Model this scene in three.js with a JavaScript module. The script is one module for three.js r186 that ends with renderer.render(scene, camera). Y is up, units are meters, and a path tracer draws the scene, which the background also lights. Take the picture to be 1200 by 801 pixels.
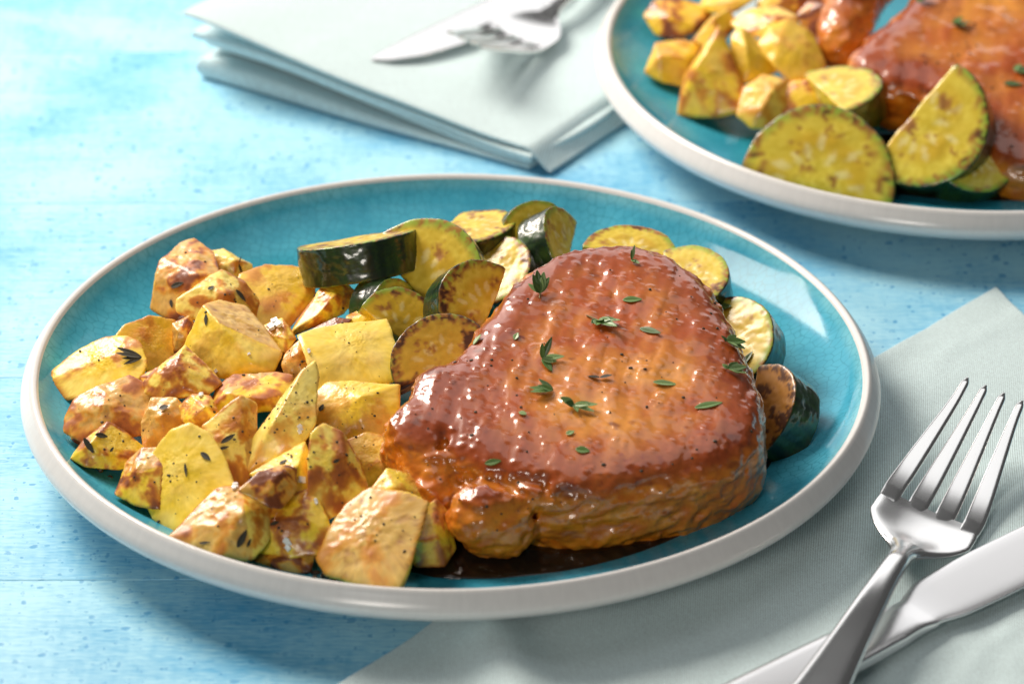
import * as THREE from 'three';
import { ImprovedNoise } from 'three/addons/math/ImprovedNoise.js';
import { ConvexHull } from 'three/addons/math/ConvexHull.js';
import { mergeGeometries, mergeVertices } from 'three/addons/utils/BufferGeometryUtils.js';
import { RectAreaLightUniformsLib } from 'three/addons/lights/RectAreaLightUniformsLib.js';
import { RoundedBoxGeometry } from 'three/addons/geometries/RoundedBoxGeometry.js';

// ------------------------------------------------------------------ camera, lamps, exposure
RectAreaLightUniformsLib.init();
const scene = new THREE.Scene();
const camera = new THREE.PerspectiveCamera(9.158, 1.498, 0.05, 20);   // a long lens from a standing height
camera.rotation.order = 'YXZ';
camera.position.set(0.0081, 0.6889, 1.1643);
camera.rotation.set(-0.513, -0.00954, 0);
camera.focus = 1.325;
camera.userData.fStop = 11;
scene.add(camera);
scene.background = new THREE.Color(0.07, 0.07, 0.07);                  // the pale walls of the studio round the table
function softbox(name, pos, target, w, h, color, intensity) {
  const l = new THREE.RectAreaLight(color, intensity, w, h);
  l.name = name; l.position.set(...pos); l.lookAt(...target); scene.add(l);
}
softbox('key_softbox', [-0.65, 0.84, -0.70], [0.05, 0.02, 0], 0.54, 0.58, 0xfff3e6, 30);
softbox('back_softbox', [-0.15, 0.74, -1.55], [0, 0.05, 0], 2.1, 0.85, 0xffffff, 1.4);
softbox('overhead_softbox', [0.25, 1.45, -0.45], [0.1, 0, 0], 1.1, 0.85, 0xffffff, 1.15);
softbox('fill_softbox', [-0.55, 0.85, 1.6], [0, 0, 0], 0.42, 0.36, 0xfff6ec, 22);
const renderer = new THREE.WebGLRenderer({ antialias: true });
renderer.toneMapping = THREE.LinearToneMapping;
renderer.toneMappingExposure = 0.89;
renderer.shadowMap.enabled = true;

// ------------------------------------------------------------------ helpers
const RIGHT = new THREE.Vector3(...[1, 0, 0.01]), UPV = new THREE.Vector3(...[0.005, 0.871, -0.491]), BACK = new THREE.Vector3(...[-0.008, 0.491, 0.871]);
const perlin = new ImprovedNoise();
const N3 = (x, y, z) => perlin.noise(x, y, z);
const fbm = (x, y, z, o = 4) => { let s = 0, a = 0.5; for (let i = 0; i < o; i++) { s += a * N3(x, y, z); x = x * 2.03 + 7.1; y = y * 2.03 + 3.7; z = z * 2.03 + 1.3; a *= 0.5; } return s; };
const { clamp, lerp, smoothstep } = THREE.MathUtils;
const ss = (x, a, b) => { const t = clamp((x - a) / (b - a), 0, 1); return t * t * (3 - 2 * t); };
let seed = 12345;
const rnd = () => { seed = (seed + 0x6d2b79f5) | 0; let t = Math.imul(seed ^ (seed >>> 15), 1 | seed); t = (t + Math.imul(t ^ (t >>> 7), 61 | t)) ^ t; return ((t ^ (t >>> 14)) >>> 0) / 4294967296; };
const V3 = (a) => new THREE.Vector3(a[0], a[1], a[2]);
const counts = {};
function numbered(name) { const n = counts[name] = (counts[name] ?? -1) + 1; return n ? name + '_' + String(n).padStart(3, '0') : name; }
function shade(o) { o.traverse((m) => { if (m.isMesh) { m.castShadow = true; m.receiveShadow = true; } }); }
function tag(o, label, category, group) { o.userData.label = label; o.userData.category = category; if (group) o.userData.group = group; return o; }
function thing(name, label, category, pos, group) {
  const o = new THREE.Group(); o.name = numbered(name); if (pos) o.position.copy(pos.isVector3 ? pos : V3(pos));
  scene.add(o); return tag(o, label, category, group);
}
function part(name, geo, mat, parent) { const m = new THREE.Mesh(geo, mat); m.name = name; m.castShadow = m.receiveShadow = true; parent.add(m); return m; }
const mixc = (a, b, t) => [a[0] + (b[0] - a[0]) * t, a[1] + (b[1] - a[1]) * t, a[2] + (b[2] - a[2]) * t];
function dataTex(w, h, fn, srgb) {   // fn(x, y) -> [r, g, b] in 0..1; repeats
  const d = new Uint8Array(w * h * 4);
  for (let y = 0, o = 0; y < h; y++) for (let x = 0; x < w; x++, o += 4) { const c = fn(x, y); d[o] = clamp(c[0], 0, 1) * 255; d[o + 1] = clamp(c[1], 0, 1) * 255; d[o + 2] = clamp(c[2], 0, 1) * 255; d[o + 3] = 255; }
  const t = new THREE.DataTexture(d, w, h); t.wrapS = t.wrapT = THREE.RepeatWrapping; t.magFilter = THREE.LinearFilter; t.minFilter = THREE.LinearMipmapLinearFilter; t.generateMipmaps = true;
  if (srgb) t.colorSpace = THREE.SRGBColorSpace; t.needsUpdate = true; return t;
}
const toS = (c) => c <= 0.0031308 ? 12.92 * c : 1.055 * Math.pow(c, 1 / 2.4) - 0.055;
const S3 = (c) => [toS(c[0]), toS(c[1]), toS(c[2])];

// things that others rest on, each as a test (is this point inside?) with a box round it
const solids = [];
function strike(a, b) {              // where the path from a to b first meets food; returns the point and the outward normal
  const p = a.clone(), d = b.clone().sub(a), n = Math.ceil(d.length() / 0.00025), s = d.clone().divideScalar(n);
  for (let i = 0; i < n; i++) {
    p.add(s);
    for (const o of solids) if (p.distanceToSquared(o.c) < o.r * o.r && o.depth(p) > 0) {
      const e = 0.0006, g = new THREE.Vector3(), q = new THREE.Vector3();
      for (const k of ['x', 'y', 'z']) { q.copy(p); q[k] += e; const u = o.depth(q); q[k] -= 2 * e; g[k] = o.depth(q) - u; }
      return { p: p.clone(), n: g.normalize(), o };
    }
  }
  return null;
}

// ------------------------------------------------------------------ table
const PAINT_W = 2048, PAINT_H = 1024, PAINT_M = 0.42;      // the painted texture covers 0.42 m x 0.21 m
const pits = [];
for (let i = 0; i < 5200; i++) pits.push([rnd(), rnd(), 0.00025 + 0.0011 * rnd() ** 3, rnd(), 0.55 + 0.8 * rnd() ** 2]);
const pitGrid = new Map();
pits.forEach((p, i) => { const gx = Math.floor(p[0] * 128), gy = Math.floor(p[1] * 64); for (let a = -1; a <= 1; a++) for (let b = -1; b <= 1; b++) { const k = ((gx + a + 128) % 128) + ((gy + b + 64) % 64) * 128; if (!pitGrid.has(k)) pitGrid.set(k, []); pitGrid.get(k).push(i); } });
function periodic(u, v, fx, fy, z, o) {                    // noise that repeats over u, v in 0..1
  const a = ss(u, 0.8, 1), b = ss(v, 0.8, 1), n = (s, t) => fbm(s * fx, t * fy, z, o);
  return lerp(lerp(n(u, v), n(u - 1, v), a), lerp(n(u, v - 1), n(u - 1, v - 1), a), b);
}
const paintBump = new Float32Array(PAINT_W * PAINT_H);
const paintTex = dataTex(PAINT_W, PAINT_H, (x, y) => {
  const u = x / PAINT_W, v = y / PAINT_H;
  const streak = periodic(u, v, 9, 160, 1.5, 4), cloud = periodic(u, v, 7, 4.5, 8.2, 5), fine = periodic(u, v, 120, 300, 4.4, 2), grain = periodic(u, v, 20, 420, 14, 2);
  const cloud2 = periodic(u, v, 5, 3, 77, 3), across = periodic(u, v, 150, 12, 31, 2);
  let white = 0.63 + cloud * 0.8 + streak * 0.22 + fine * 0.46 + grain * 0.20 + across * 0.18 * ss(cloud, -0.3, -0.05);
  white = ss(white, -0.05, 1.0);
  let blue = 0, rim = 0;
  for (const i of pitGrid.get(Math.floor(u * 128) + Math.floor(v * 64) * 128) ?? []) {
    const p = pits[i]; let dx = Math.abs(u - p[0]), dy = Math.abs(v - p[1]); dx = Math.min(dx, 1 - dx) * PAINT_M; dy = Math.min(dy, 1 - dy) * PAINT_M / 2;
    const d = Math.hypot(dx / p[4], dy) / p[2] + fine * 1.3;
    blue = Math.max(blue, (1 - ss(d, 0.75, 1.1)) * (p[3] < 0.35 ? ss(d, 0.25, 0.7) : 1) * (0.45 + 0.5 * p[3]));
    rim = Math.max(rim, 1 - ss(Math.abs(d - 1.25), 0, 0.3));
  }
  const scratch = ss(periodic(u, v, 6, 90, 60, 3), 0.34, 0.46) * 0.4;
  blue = Math.max(blue * clamp(1.0 - 1.2 * cloud2, 0.05, 1), scratch);
  white = clamp(white + rim * 0.12, 0, 1);
  let c = mixc([0.010, 0.33, 0.64], [0.41, 0.74, 0.88], white);
  c = mixc(c, [0.002, 0.25, 0.56], blue * 0.8);
  paintBump[y * PAINT_W + x] = clamp(0.5 + white * 0.25 - blue * 0.35 + streak * 0.3 + grain * 0.2, 0, 1);
  return S3(c);
}, true);
const paintBumpTex = dataTex(PAINT_W, PAINT_H, (x, y) => { const b = paintBump[y * PAINT_W + x]; return [b, b, b]; });
const tableMat = new THREE.MeshPhysicalMaterial({ map: paintTex, bumpMap: paintBumpTex, bumpScale: 0.00012, roughness: 0.42, ior: 1.5 });
tableMat.name = 'painted wood';
const table = new THREE.Group(); table.name = 'table_top'; scene.add(table);
table.userData.kind = 'structure'; table.userData.label = 'weathered light blue painted plank table top'; 
{
  const zs = [1.5, [-0.1093, 0, 0.0852][2], [-0.1436, 0, -0.0367][2]]; const pitch = zs[1] - zs[2];
  let z = zs[1] + pitch * 2;
  for (let i = 0; i < 9; i++, z -= pitch) {
    const g = new RoundedBoxGeometry(2.4, 0.03, pitch - 0.0001, 2, 0.0004), uv = g.attributes.uv, p = g.attributes.position;
    const du = rnd(), dv = rnd();
    for (let k = 0; k < p.count; k++) uv.setXY(k, p.getX(k) / PAINT_M + du, p.getZ(k) / (PAINT_M / 2) + dv);
    g.translate(0, -0.015, z - pitch / 2);
    part(i ? 'plank_' + String(i).padStart(3, '0') : 'plank', g, tableMat, table);
  }
}

// ------------------------------------------------------------------ cloth
const WV = 1024, WV_M = 0.042;      // 128 x 128 threads
const weave = (x, y) => {           // a fine twill: diagonal ribs of threads
  const tx = x / 8, ty = y / 8, ix = Math.floor(tx), iy = Math.floor(ty), fx = tx - ix - 0.5, fy = ty - iy - 0.5;
  const over = ((ix + iy) % 4 + 4) % 4 < 2;
  const hA = Math.sqrt(Math.max(0, 1 - 3.2 * fx * fx)), hB = Math.sqrt(Math.max(0, 1 - 3.2 * fy * fy));
  return over ? hA * 0.9 + 0.1 * hB : hB * 0.35;
};
const slub = (x, y) => 0.5 + 0.5 * N3(x * 0.03, Math.floor(y / 8) * 3.1, 2) + 0.35 * N3(Math.floor(x / 8) * 2.7, y * 0.03, 5);
const weaveTex = dataTex(WV, WV, (x, y) => { const h = weave(x, y), s = slub(x, y); const k = 0.455 + 0.45 * h + 0.20 * (s - 0.5); return [k * 0.965, k * 1.0, k * 1.03]; });
const weaveBump = dataTex(WV, WV, (x, y) => { const h = clamp(weave(x, y) * 0.8 + 0.2 * slub(x, y), 0, 1); return [h, h, h]; });
const clothMat = new THREE.MeshPhysicalMaterial({ color: new THREE.Color().setRGB(0.84, 1.0, 1.0), map: weaveTex, bumpMap: weaveBump, bumpScale: 0.00008, roughness: 0.85, sheen: 0.3, sheenColor: new THREE.Color(0.8, 0.9, 0.9), sheenRoughness: 0.5 });
clothMat.name = 'woven cotton';
// a soft sheet between four ground corners (a, b along u; a, d along v); low(u, v) is the underside height, thick(u, v) its thickness; every edge is a rounded fold
function sheet(a, b, c, d, low, thick, edge, nu, nv, turnUV = 0, soft = 0) {
  const A = V3(a), B = V3(b), C = V3(c), E = V3(d), lu = A.distanceTo(B), lv = A.distanceTo(E);
  const grade = (n, len) => { const r = []; for (const k of [0, 0.02, 0.08, 0.18, 0.32, 0.5, 0.72]) r.push(k * edge / len); for (let i = 0; i <= n; i++) r.push(edge / len + (1 - 2 * edge / len) * i / n); for (const k of [0.72, 0.5, 0.32, 0.18, 0.08, 0.02, 0]) r.push(1 - k * edge / len); return r; };
  const U = grade(nu, lu), Vv = grade(nv, lv), pos = [], uv = [], idx = [];
  for (let side = 0; side < 2; side++) for (const v of Vv) for (const u of U) {
    const p = A.clone().lerp(B, u), q = E.clone().lerp(C, u); p.lerp(q, v); if (soft) { p.x += soft * N3(p.x * 18, p.z * 18, 3.3 + soft * 900); p.z += soft * N3(p.x * 18, p.z * 18, 9.1 + soft * 900); }
    const prof = (t, len) => { const e = Math.min(t, 1 - t) * len / edge; return e >= 1 ? 1 : Math.sqrt(Math.max(0, 1 - (1 - e) ** 2)); };
    const th = thick(u, v), f = prof(u, lu) * prof(v, lv), mid = low(u, v) + th / 2;
    pos.push(p.x, mid + (side ? -1 : 1) * f * th / 2, p.z);
    const s = u * lu, t = v * lv + (side ? 0.003 : 0), cs = Math.cos(turnUV), sn = Math.sin(turnUV);
    uv.push((s * cs - t * sn) / WV_M, (s * sn + t * cs) / WV_M);
  }
  const w = U.length, h = Vv.length;
  for (let side = 0; side < 2; side++) for (let j = 0; j < h - 1; j++) for (let i = 0; i < w - 1; i++) {
    const k = side * w * h + j * w + i; if (side) idx.push(k, k + 1, k + w, k + 1, k + w + 1, k + w); else idx.push(k, k + w, k + 1, k + 1, k + w, k + w + 1);
  }
  const g = new THREE.BufferGeometry(); g.setAttribute('position', new THREE.Float32BufferAttribute(pos, 3)); g.setAttribute('uv', new THREE.Float32BufferAttribute(uv, 2)); g.setIndex(idx);
  // face up on top whichever way the corners run
  const n = new THREE.Vector3().crossVectors(E.clone().sub(A), B.clone().sub(A)); if (n.y < 0) { for (let i = 0; i < idx.length; i += 3) { const t = idx[i]; idx[i] = idx[i + 1]; idx[i + 1] = t; } g.setIndex(idx); }
  g.computeVertexNormals(); return g;
}
// the napkin under the front plate and cutlery
{
  const A = [0.1828, 0.0015, -0.0932], B = [-0.0477, 0.0015, 0.1596], C2 = [0.2493, 0.0015, 0.0819];
  const Cx = [B[0] + C2[0] - A[0], 0, B[2] + C2[2] - A[2]];
  const wav = (u, v) => 0.0009 * fbm(u * 5, v * 5, 3, 3);
  const g = sheet([A[0], 0, A[2]], [B[0], 0, B[2]], Cx, [C2[0], 0, C2[2]],
    (u, v) => 0.0002 + 0.0075 * Math.exp(-(((u - 0.765 - 0.10 * v) / 0.040) ** 2)) * ss(1 - v, 0.3, 0.9) * (0.6 + 0.4 * ss(v, 0, 0.15)) + Math.max(0, 3.2 * wav(u, v) + 0.0006) + 0.001 * ss(u, 0.9, 1.0) * N3(v * 9, 2, 1),
    () => 0.0013, 0.0009, 220, 120, 1.40, 0.0022);
  const nap = new THREE.Mesh(g, clothMat); nap.name = 'cloth_napkin'; nap.castShadow = nap.receiveShadow = true; scene.add(nap);
  tag(nap, 'flat pale mint cloth napkin under the front plate, fork and knife', 'napkin');
}
// the folded napkin at the back
{
  const F0 = [0.0324, 0, -0.1773], L0 = [-0.0944, 0, -0.2592], R0 = [0.0672, 0, -0.2223];
  const dE = new THREE.Vector2(F0[0] - L0[0], F0[2] - L0[2]), dep = new THREE.Vector2(R0[0] - F0[0], R0[2] - F0[2]).normalize().multiplyScalar(0.24);
  const t = thing('folded_napkin', 'pale mint cloth napkin folded in thick layers, under the back fork and knife', 'napkin', [L0[0], 0, L0[2]]);
  let folds = 0; const rise = (u) => ss(1 - u, 0, 1), droop = (u) => ss(u, 0.93, 1);
  const put = (off0, off1, low, thick, edge, inset = 0) => {
    const nx = -dep.x / 0.24, nz = -dep.y / 0.24;
    const a = [nx * off0, 0, nz * off0], b = [dE.x * (1 - inset) + nx * off1, 0, dE.y * (1 - inset) + nz * off1], d = [a[0] + dep.x, 0, a[2] + dep.y], c = [b[0] + dep.x, 0, b[2] + dep.y];
    const m = part('fold', sheet(a, b, c, d, low, thick, edge, 80, 60, 0.4, 0.0016 + 0.0007 * (folds++)), clothMat, t); return m;
  };
  const sag = (u, v) => 0.0005 * fbm(u * 4, v * 4, 9, 3);
  const front = (v) => 1 - ss(v, 0, 0.45);
  put(0.001, 0.0, (u, v) => 0.0003, (u, v) => 0.0022 + 0.0058 * rise(u) * (0.5 + 0.5 * front(v)), 0.0022, 0.045);
  put(-0.004, -0.001, (u, v) => 0.0028 + 0.0080 * rise(u) * (0.45 + 0.55 * front(v)) + sag(u, v), (u, v) => 0.0020 + 0.0006 * rise(u), 0.0013, 0.035);
  put(0.003, 0.0, (u, v) => 0.0052 + 0.0118 * rise(u) * (0.45 + 0.55 * front(v)) + sag(u, v), (u, v) => 0.0019 + 0.0012 * rise(u), 0.0012, 0.03);
  put(0.0065, -0.0005, (u, v) => 0.0076 - 0.0068 * droop(u) + 0.0165 * rise(u) * (0.45 + 0.55 * front(v)) + 0.0035 * ss(1 - u, 0.7, 1) * front(v) + sag(u, v), (u, v) => 0.0017 + 0.0004 * rise(u), 0.0016);
}

// ------------------------------------------------------------------ plates
const CRK = 1024, CRK_M = 0.14;
const cells = []; const CG = 46;
for (let j = 0; j < CG; j++) for (let i = 0; i < CG; i++) cells.push([(i + 0.1 + 0.8 * rnd()) / CG, (j + 0.1 + 0.8 * rnd()) / CG]);
const crackle = new Float32Array(CRK * CRK);
for (let y = 0; y < CRK; y++) for (let x = 0; x < CRK; x++) {
  const u0 = x / CRK, v0 = y / CRK, u = u0 + 0.004 * Math.sin(v0 * 62.83), v = v0 + 0.004 * Math.sin(u0 * 62.83); let d1 = 9, d2 = 9; const gx = Math.floor(u * CG), gy = Math.floor(v * CG);
  for (let b = -1; b <= 1; b++) for (let a = -1; a <= 1; a++) { const c = cells[((gy + b + CG) % CG) * CG + (gx + a + CG) % CG]; let dx = Math.abs(u - c[0]), dy = Math.abs(v - c[1]); dx = Math.min(Math.abs(dx), Math.abs(1 - dx)); dy = Math.min(Math.abs(dy), Math.abs(1 - dy)); const d = Math.hypot(dx, dy) * CG; if (d < d1) { d2 = d1; d1 = d; } else if (d < d2) d2 = d; }
  crackle[y * CRK + x] = 1 - ss(d2 - d1, 0.0, 0.16);
}
const glazeTex = dataTex(CRK, CRK, (x, y) => {
  const u = x / CRK, v = y / CRK, k = crackle[y * CRK + x], m = periodic(u, v, 6, 6, 3, 4), n = periodic(u, v, 40, 40, 12, 2);
  let c = mixc([0.016, 0.235, 0.34], [0.045, 0.37, 0.48], clamp(0.5 + m * 1.1 + n * 0.35, 0, 1));
  c = mixc(c, [0.008, 0.13, 0.18], k * (0.35 + 0.5 * m));
  return S3(c);
}, true);
const glazeMat = new THREE.MeshPhysicalMaterial({ map: glazeTex, roughness: 0.11, ior: 1.26, specularIntensity: 0.8, vertexColors: true }); glazeMat.name = 'teal crackle glaze';
const rimTex = dataTex(512, 512, (x, y) => { const u = x / 512, v = y / 512, n = periodic(u, v, 30, 30, 2, 4), s = periodic(u, v, 120, 120, 9, 2); const k = 0.90 + 0.07 * n - 0.35 * ss(s, 0.42, 0.55); return [k, k * 0.99, k * 0.98]; });
const rimMat = new THREE.MeshPhysicalMaterial({ color: new THREE.Color().setRGB(0.80, 0.80, 0.795), map: rimTex, roughness: 0.22, ior: 1.5 }); rimMat.name = 'off-white glaze';
function spline(pts, n) { const c = new THREE.CatmullRomCurve3(pts.map((p) => new THREE.Vector3(p[0], p[1], 0)), false, 'centripetal'); return c.getPoints(n).map((p) => new THREE.Vector2(p.x * 1e-3, p.y * 1e-3)); }
function makePlate() {
  const g = new THREE.Group();
  const body = spline([[0.01, 1.6], [60, 1.6], [76, 1.4], [78, 0.1], [82, 0.1], [84.5, 2.2], [100, 3.6], [116, 6.2], [126, 9.8], [131.6, 13.2], [134.4, 15.9], [135, 17.7], [134.5, 19.3], [133.0, 21.5], [131.8, 23.0], [130.9, 23.5], [129.9, 23.2], [129.1, 22.4]], 110);
  const glaze = spline([[129.15, 22.45], [128.2, 21.4], [125.2, 18.6], [121, 15.8], [115, 13.0], [106, 10.2], [96, 8.4], [84, 7.6], [60, 7.3], [30, 7.2], [0.01, 7.2]], 90);
  const gb = new THREE.LatheGeometry(body, 320), gg = new THREE.LatheGeometry(glaze, 320);
  let p = gb.attributes.position, uv = gb.attributes.uv;
  for (let i = 0; i < p.count; i++) uv.setXY(i, uv.getX(i) * 16, p.getY(i) / 0.05 + Math.hypot(p.getX(i), p.getZ(i)) / 0.05);
  p = gg.attributes.position; uv = gg.attributes.uv; const col = [];
  for (let i = 0; i < p.count; i++) {
    const x = p.getX(i), z = p.getZ(i), r = Math.hypot(x, z); uv.setXY(i, x / CRK_M, z / CRK_M);
    const k = ss(r, 0.1255, 0.1291) * (0.9 + 0.25 * N3(x * 300, z * 300, 1)); const thin = ss(r, 0.095, 0.122);   // the glaze runs thin, and so pale, towards the lip
    const c = mixc(mixc([0.92, 0.92, 0.92], [2.3, 1.26, 1.30], thin), [7.0, 1.75, 1.45], k * 0.75); col.push(...c);
  }
  gg.setAttribute('color', new THREE.Float32BufferAttribute(col, 3));
  part('rim', gb, rimMat, g); part('glaze', gg, glazeMat, g);
  return g;
}
const plate = makePlate(); plate.name = numbered('dinner_plate'); plate.position.y = 0.0017; scene.add(plate);
tag(plate, 'round teal glazed plate with off-white rim, in full view in front', 'plate');
const plate2 = plate.clone(); plate2.name = numbered('dinner_plate'); plate2.position.set(0.1866, 0.0004, -0.2348); plate2.rotation.y = 1.9; scene.add(plate2);
tag(plate2, 'round teal glazed plate with off-white rim, cut by the photo edge behind on the right', 'plate');

// ------------------------------------------------------------------ chunks cut from a ball of directions
const balls = {};
function ball(detail) {
  if (!balls[detail]) { const g = new THREE.IcosahedronGeometry(1, detail); g.deleteAttribute('uv'); g.deleteAttribute('normal'); const m = mergeVertices(g, 1e-5); const p = m.attributes.position, d = []; for (let i = 0; i < p.count; i++) d.push(new THREE.Vector3().fromBufferAttribute(p, i).normalize()); balls[detail] = { d, index: m.index.array }; }
  return balls[detail];
}
// planes: { n: Vector3, d: metres }. Rounded solid: a p-norm of the plane distances.
function rounded(planes, p) {
  return (x, y, z, out) => {
    let s = 0, t1 = 0, t2 = 0, k = -1;
    for (let i = 0; i < planes.length; i++) { const q = planes[i], a = (q.n.x * x + q.n.y * y + q.n.z * z) / q.d; if (a <= 0) continue; s += Math.pow(a, p); if (a > t1) { t2 = t1; t1 = a; k = i; } else if (a > t2) t2 = a; }
    if (out) { out.k = k; out.edge = t2 / t1; }
    return 1 / Math.pow(s, 1 / p);
  };
}
function hullPlanes(verts) {
  const h = new ConvexHull().setFromPoints(verts), raw = [];
  for (const f of h.faces) raw.push({ n: f.normal.clone(), d: f.constant, a: f.area });
  raw.sort((a, b) => b.a - a.a); const out = [];
  for (const r of raw) { const q = out.find((o) => o.n.dot(r.n) > 0.985); if (q) { const w = q.a + r.a; q.n.multiplyScalar(q.a).addScaledVector(r.n, r.a).divideScalar(w).normalize(); q.d = Math.max(q.d, r.d) * 0.5 + (q.d * q.a + r.d * r.a) / w * 0.5; q.a = w; } else out.push({ ...r }); }
  return out.filter((q) => q.d > 1e-5);
}
const potatoMat = new THREE.MeshPhysicalMaterial({ vertexColors: true, roughness: 0.48, clearcoat: 0.5, clearcoatRoughness: 0.2, ior: 1.45 }); potatoMat.name = 'roasted potato';
const pepperSpots = [];
let chunkNo = 0;
function chunk(pos, verts, o, label) {
  const no = ++chunkNo, C = V3(pos), pts = verts.map((v) => V3(v).multiplyScalar(1e-3));
  const cen = pts.reduce((a, b) => a.add(b), new THREE.Vector3()).divideScalar(pts.length); pts.forEach((p) => p.sub(cen)); C.add(cen);
  const planes = hullPlanes(pts), R = rounded(planes, o.p ?? 55), { d, index } = ball(o.group === 2 ? 15 : 27);
  const skinDirs = (o.skin ?? []).map((s) => V3(s).normalize()), isSkin = planes.map((q) => skinDirs.some((s) => s.dot(q.n) > (o.cut ?? 0.6)));
  const P = [], col = [], out = {}, sx = no * 17.3, brown = o.brown ?? 0.5, pale = o.pale ?? 0.25, tone = o.tone ?? (o.group === 2 ? 0.45 : 0);
  const info = [];
  for (const v of d) {
    let r = R(v.x, v.y, v.z, out); const x = v.x * r, y = v.y * r, z = v.z * r, skin = isSkin[out.k];
    const X = x * 1000, Y = y * 1000, Z = z * 1000;
    const big = fbm(X * 0.11 + sx, Y * 0.11, Z * 0.11, 3), fine = fbm(X * 0.55 + sx, Y * 0.55 + 5, Z * 0.55, 3), rib = skin ? N3(X * 0.35 + sx, Y * 0.35, Z * 0.35) : 0;
    const ridge = skin ? Math.abs(N3(X * 0.28 + 9 + sx, Y * 0.28, Z * 0.28)) : 0;
    r += 0.0009 * big + (skin ? 0.00026 : 0.00022) * fine + (skin ? 0.00035 * (0.25 - ridge) : 0.00010 * N3(X * 1.7 + sx, Y * 1.7, Z * 1.7));
    P.push(v.x * r, v.y * r, v.z * r);
    // colour: what roasting did to this spot
    const e = ss(out.edge, 0.76, 0.99), n1 = fbm(X * 0.16 + 40 + sx, Y * 0.16, Z * 0.16, 4), n2 = fbm(X * 0.45 + 80 + sx, Y * 0.45, Z * 0.45, 3), n3 = N3(X * 1.6 + sx, Y * 1.6, Z * 1.6);
    let flesh = mixc([0.90, 0.60, 0.022], [0.97, 0.79, 0.22], clamp(pale + n1 * 0.9 + fine * 0.3, 0, 1));
    flesh = mixc(flesh, [0.76, 0.36, 0.02], clamp(tone * 0.6 + tone * n1, 0, 1));
    let sk = mixc([0.62, 0.33, 0.05], [0.80, 0.53, 0.14], clamp(0.5 + n1 * 1.6 + pale * 0.3, 0, 1)); sk = mixc(sk, [0.36, 0.15, 0.04], ss(n2, 0.02, 0.4) * 0.6 + ss(ridge, 0.28, 0.5) * 0.35);
    let c = skin ? sk : flesh;
    const seared = clamp(brown * (1.05 * e * ss(n1 + 0.3 * n2, -0.30, 0.16) + 0.45 * ss(n1 + 0.2 * n2, 0.32, 0.62) + 0.10 * ss(n1, -0.1, 0.35) + Math.max(0, brown - 1) * 0.9), 0, 1);
    c = mixc(c, [0.72, 0.31, 0.022], ss(seared, 0.10, 0.50)); c = mixc(c, [0.44, 0.12, 0.013], ss(seared, 0.36, 0.80)); c = mixc(c, [0.16, 0.036, 0.010], ss(seared, 0.70, 1.05) * 0.9);
    const k = 1 + 0.14 * n3 + 0.18 * fine; col.push(c[0] * k, c[1] * k, c[2] * k);
  }
  const g = new THREE.BufferGeometry(); g.setAttribute('position', new THREE.Float32BufferAttribute(P, 3)); g.setAttribute('color', new THREE.Float32BufferAttribute(col, 3)); g.setIndex(new THREE.BufferAttribute(index, 1)); g.computeVertexNormals();
  const m = new THREE.Mesh(g, potatoMat); m.name = numbered('potato_chunk'); m.position.copy(C); m.castShadow = m.receiveShadow = true; scene.add(m);
  tag(m, label, 'potato', o.group === 2 ? 'roasted potato chunks on the back plate' : 'roasted potato chunks on the front plate');
  solids.push({ c: C, r: Math.max(...pts.map((p) => p.length())) + 0.002, depth: (p) => { const x = p.x - C.x, y = p.y - C.y, z = p.z - C.z, l = Math.hypot(x, y, z) + 1e-9; return R(x / l, y / l, z / l) - l; } });
  const nrm = g.attributes.normal;
  for (let i = 0, t = 0; i < (o.pepper ?? 0) && t < 4000; t++) { const k = Math.floor(rnd() * d.length); const n = new THREE.Vector3().fromBufferAttribute(nrm, k); if (n.dot(BACK) < 0.15 || n.y < -0.1) continue; pepperSpots.push([new THREE.Vector3().fromBufferAttribute(g.attributes.position, k).add(C), n, 0.00014 + 0.00034 * rnd() ** 3]); i++; }
}
chunk([-0.0857, 0.03, -0.0489], [[-9.1, 4.1, -3.1], [-2.3, 6, -13.3], [2, 6.1, -15], [8.6, 5, -8.8], [12.1, 3.4, 6.9], [4.2, 5.4, 8], [-11.7, -6.3, 9.4], [-10.1, 0.3, 3.8], [-3.5, -8.1, 16.8], [9.6, -4.6, 15.2], [-6.4, -3.5, -13.7], [-1.5, -3.2, -23], [1.5, -3.4, -24.6], [6.3, -3.5, -19], [8.8, -2.9, -4.5], [3.1, -1.2, -3.2], [-8.3, -10.2, -3.2], [-7.2, -5.7, -7.7], [-2.4, -10.8, 3.4], [7, -8.2, 2.3]], {group: 1, skin: [[-0.2, 0.96, -0.19]], brown: 0.9, pepper: 6, tone: 1, cut: 0.55}, 'knobbly golden potato chunk with a dark singed tip, highest at the back left');
chunk([-0.0726, 0.027, -0.0604], [[-2.7, 1.7, 5.3], [2.6, 5.7, 4.3], [-9.1, 4.6, -3.3], [-1.7, 5.3, -3.9], [7.5, 1.2, -0.9], [8, -1.1, 3.1], [2.2, -2.7, 8.3], [-7, -2.5, 5.4], [-6.4, -1.7, -11.2], [-1.1, -1.2, -11.7], [5.5, -4, -9.5], [5.9, -5.4, -6], [1.6, -6, -1.3], [-5, -6.2, -3.9]], {group: 1, pale: 0.8}, 'small pale potato chunk holding a curled herb twig, behind the tallest chunks');
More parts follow.
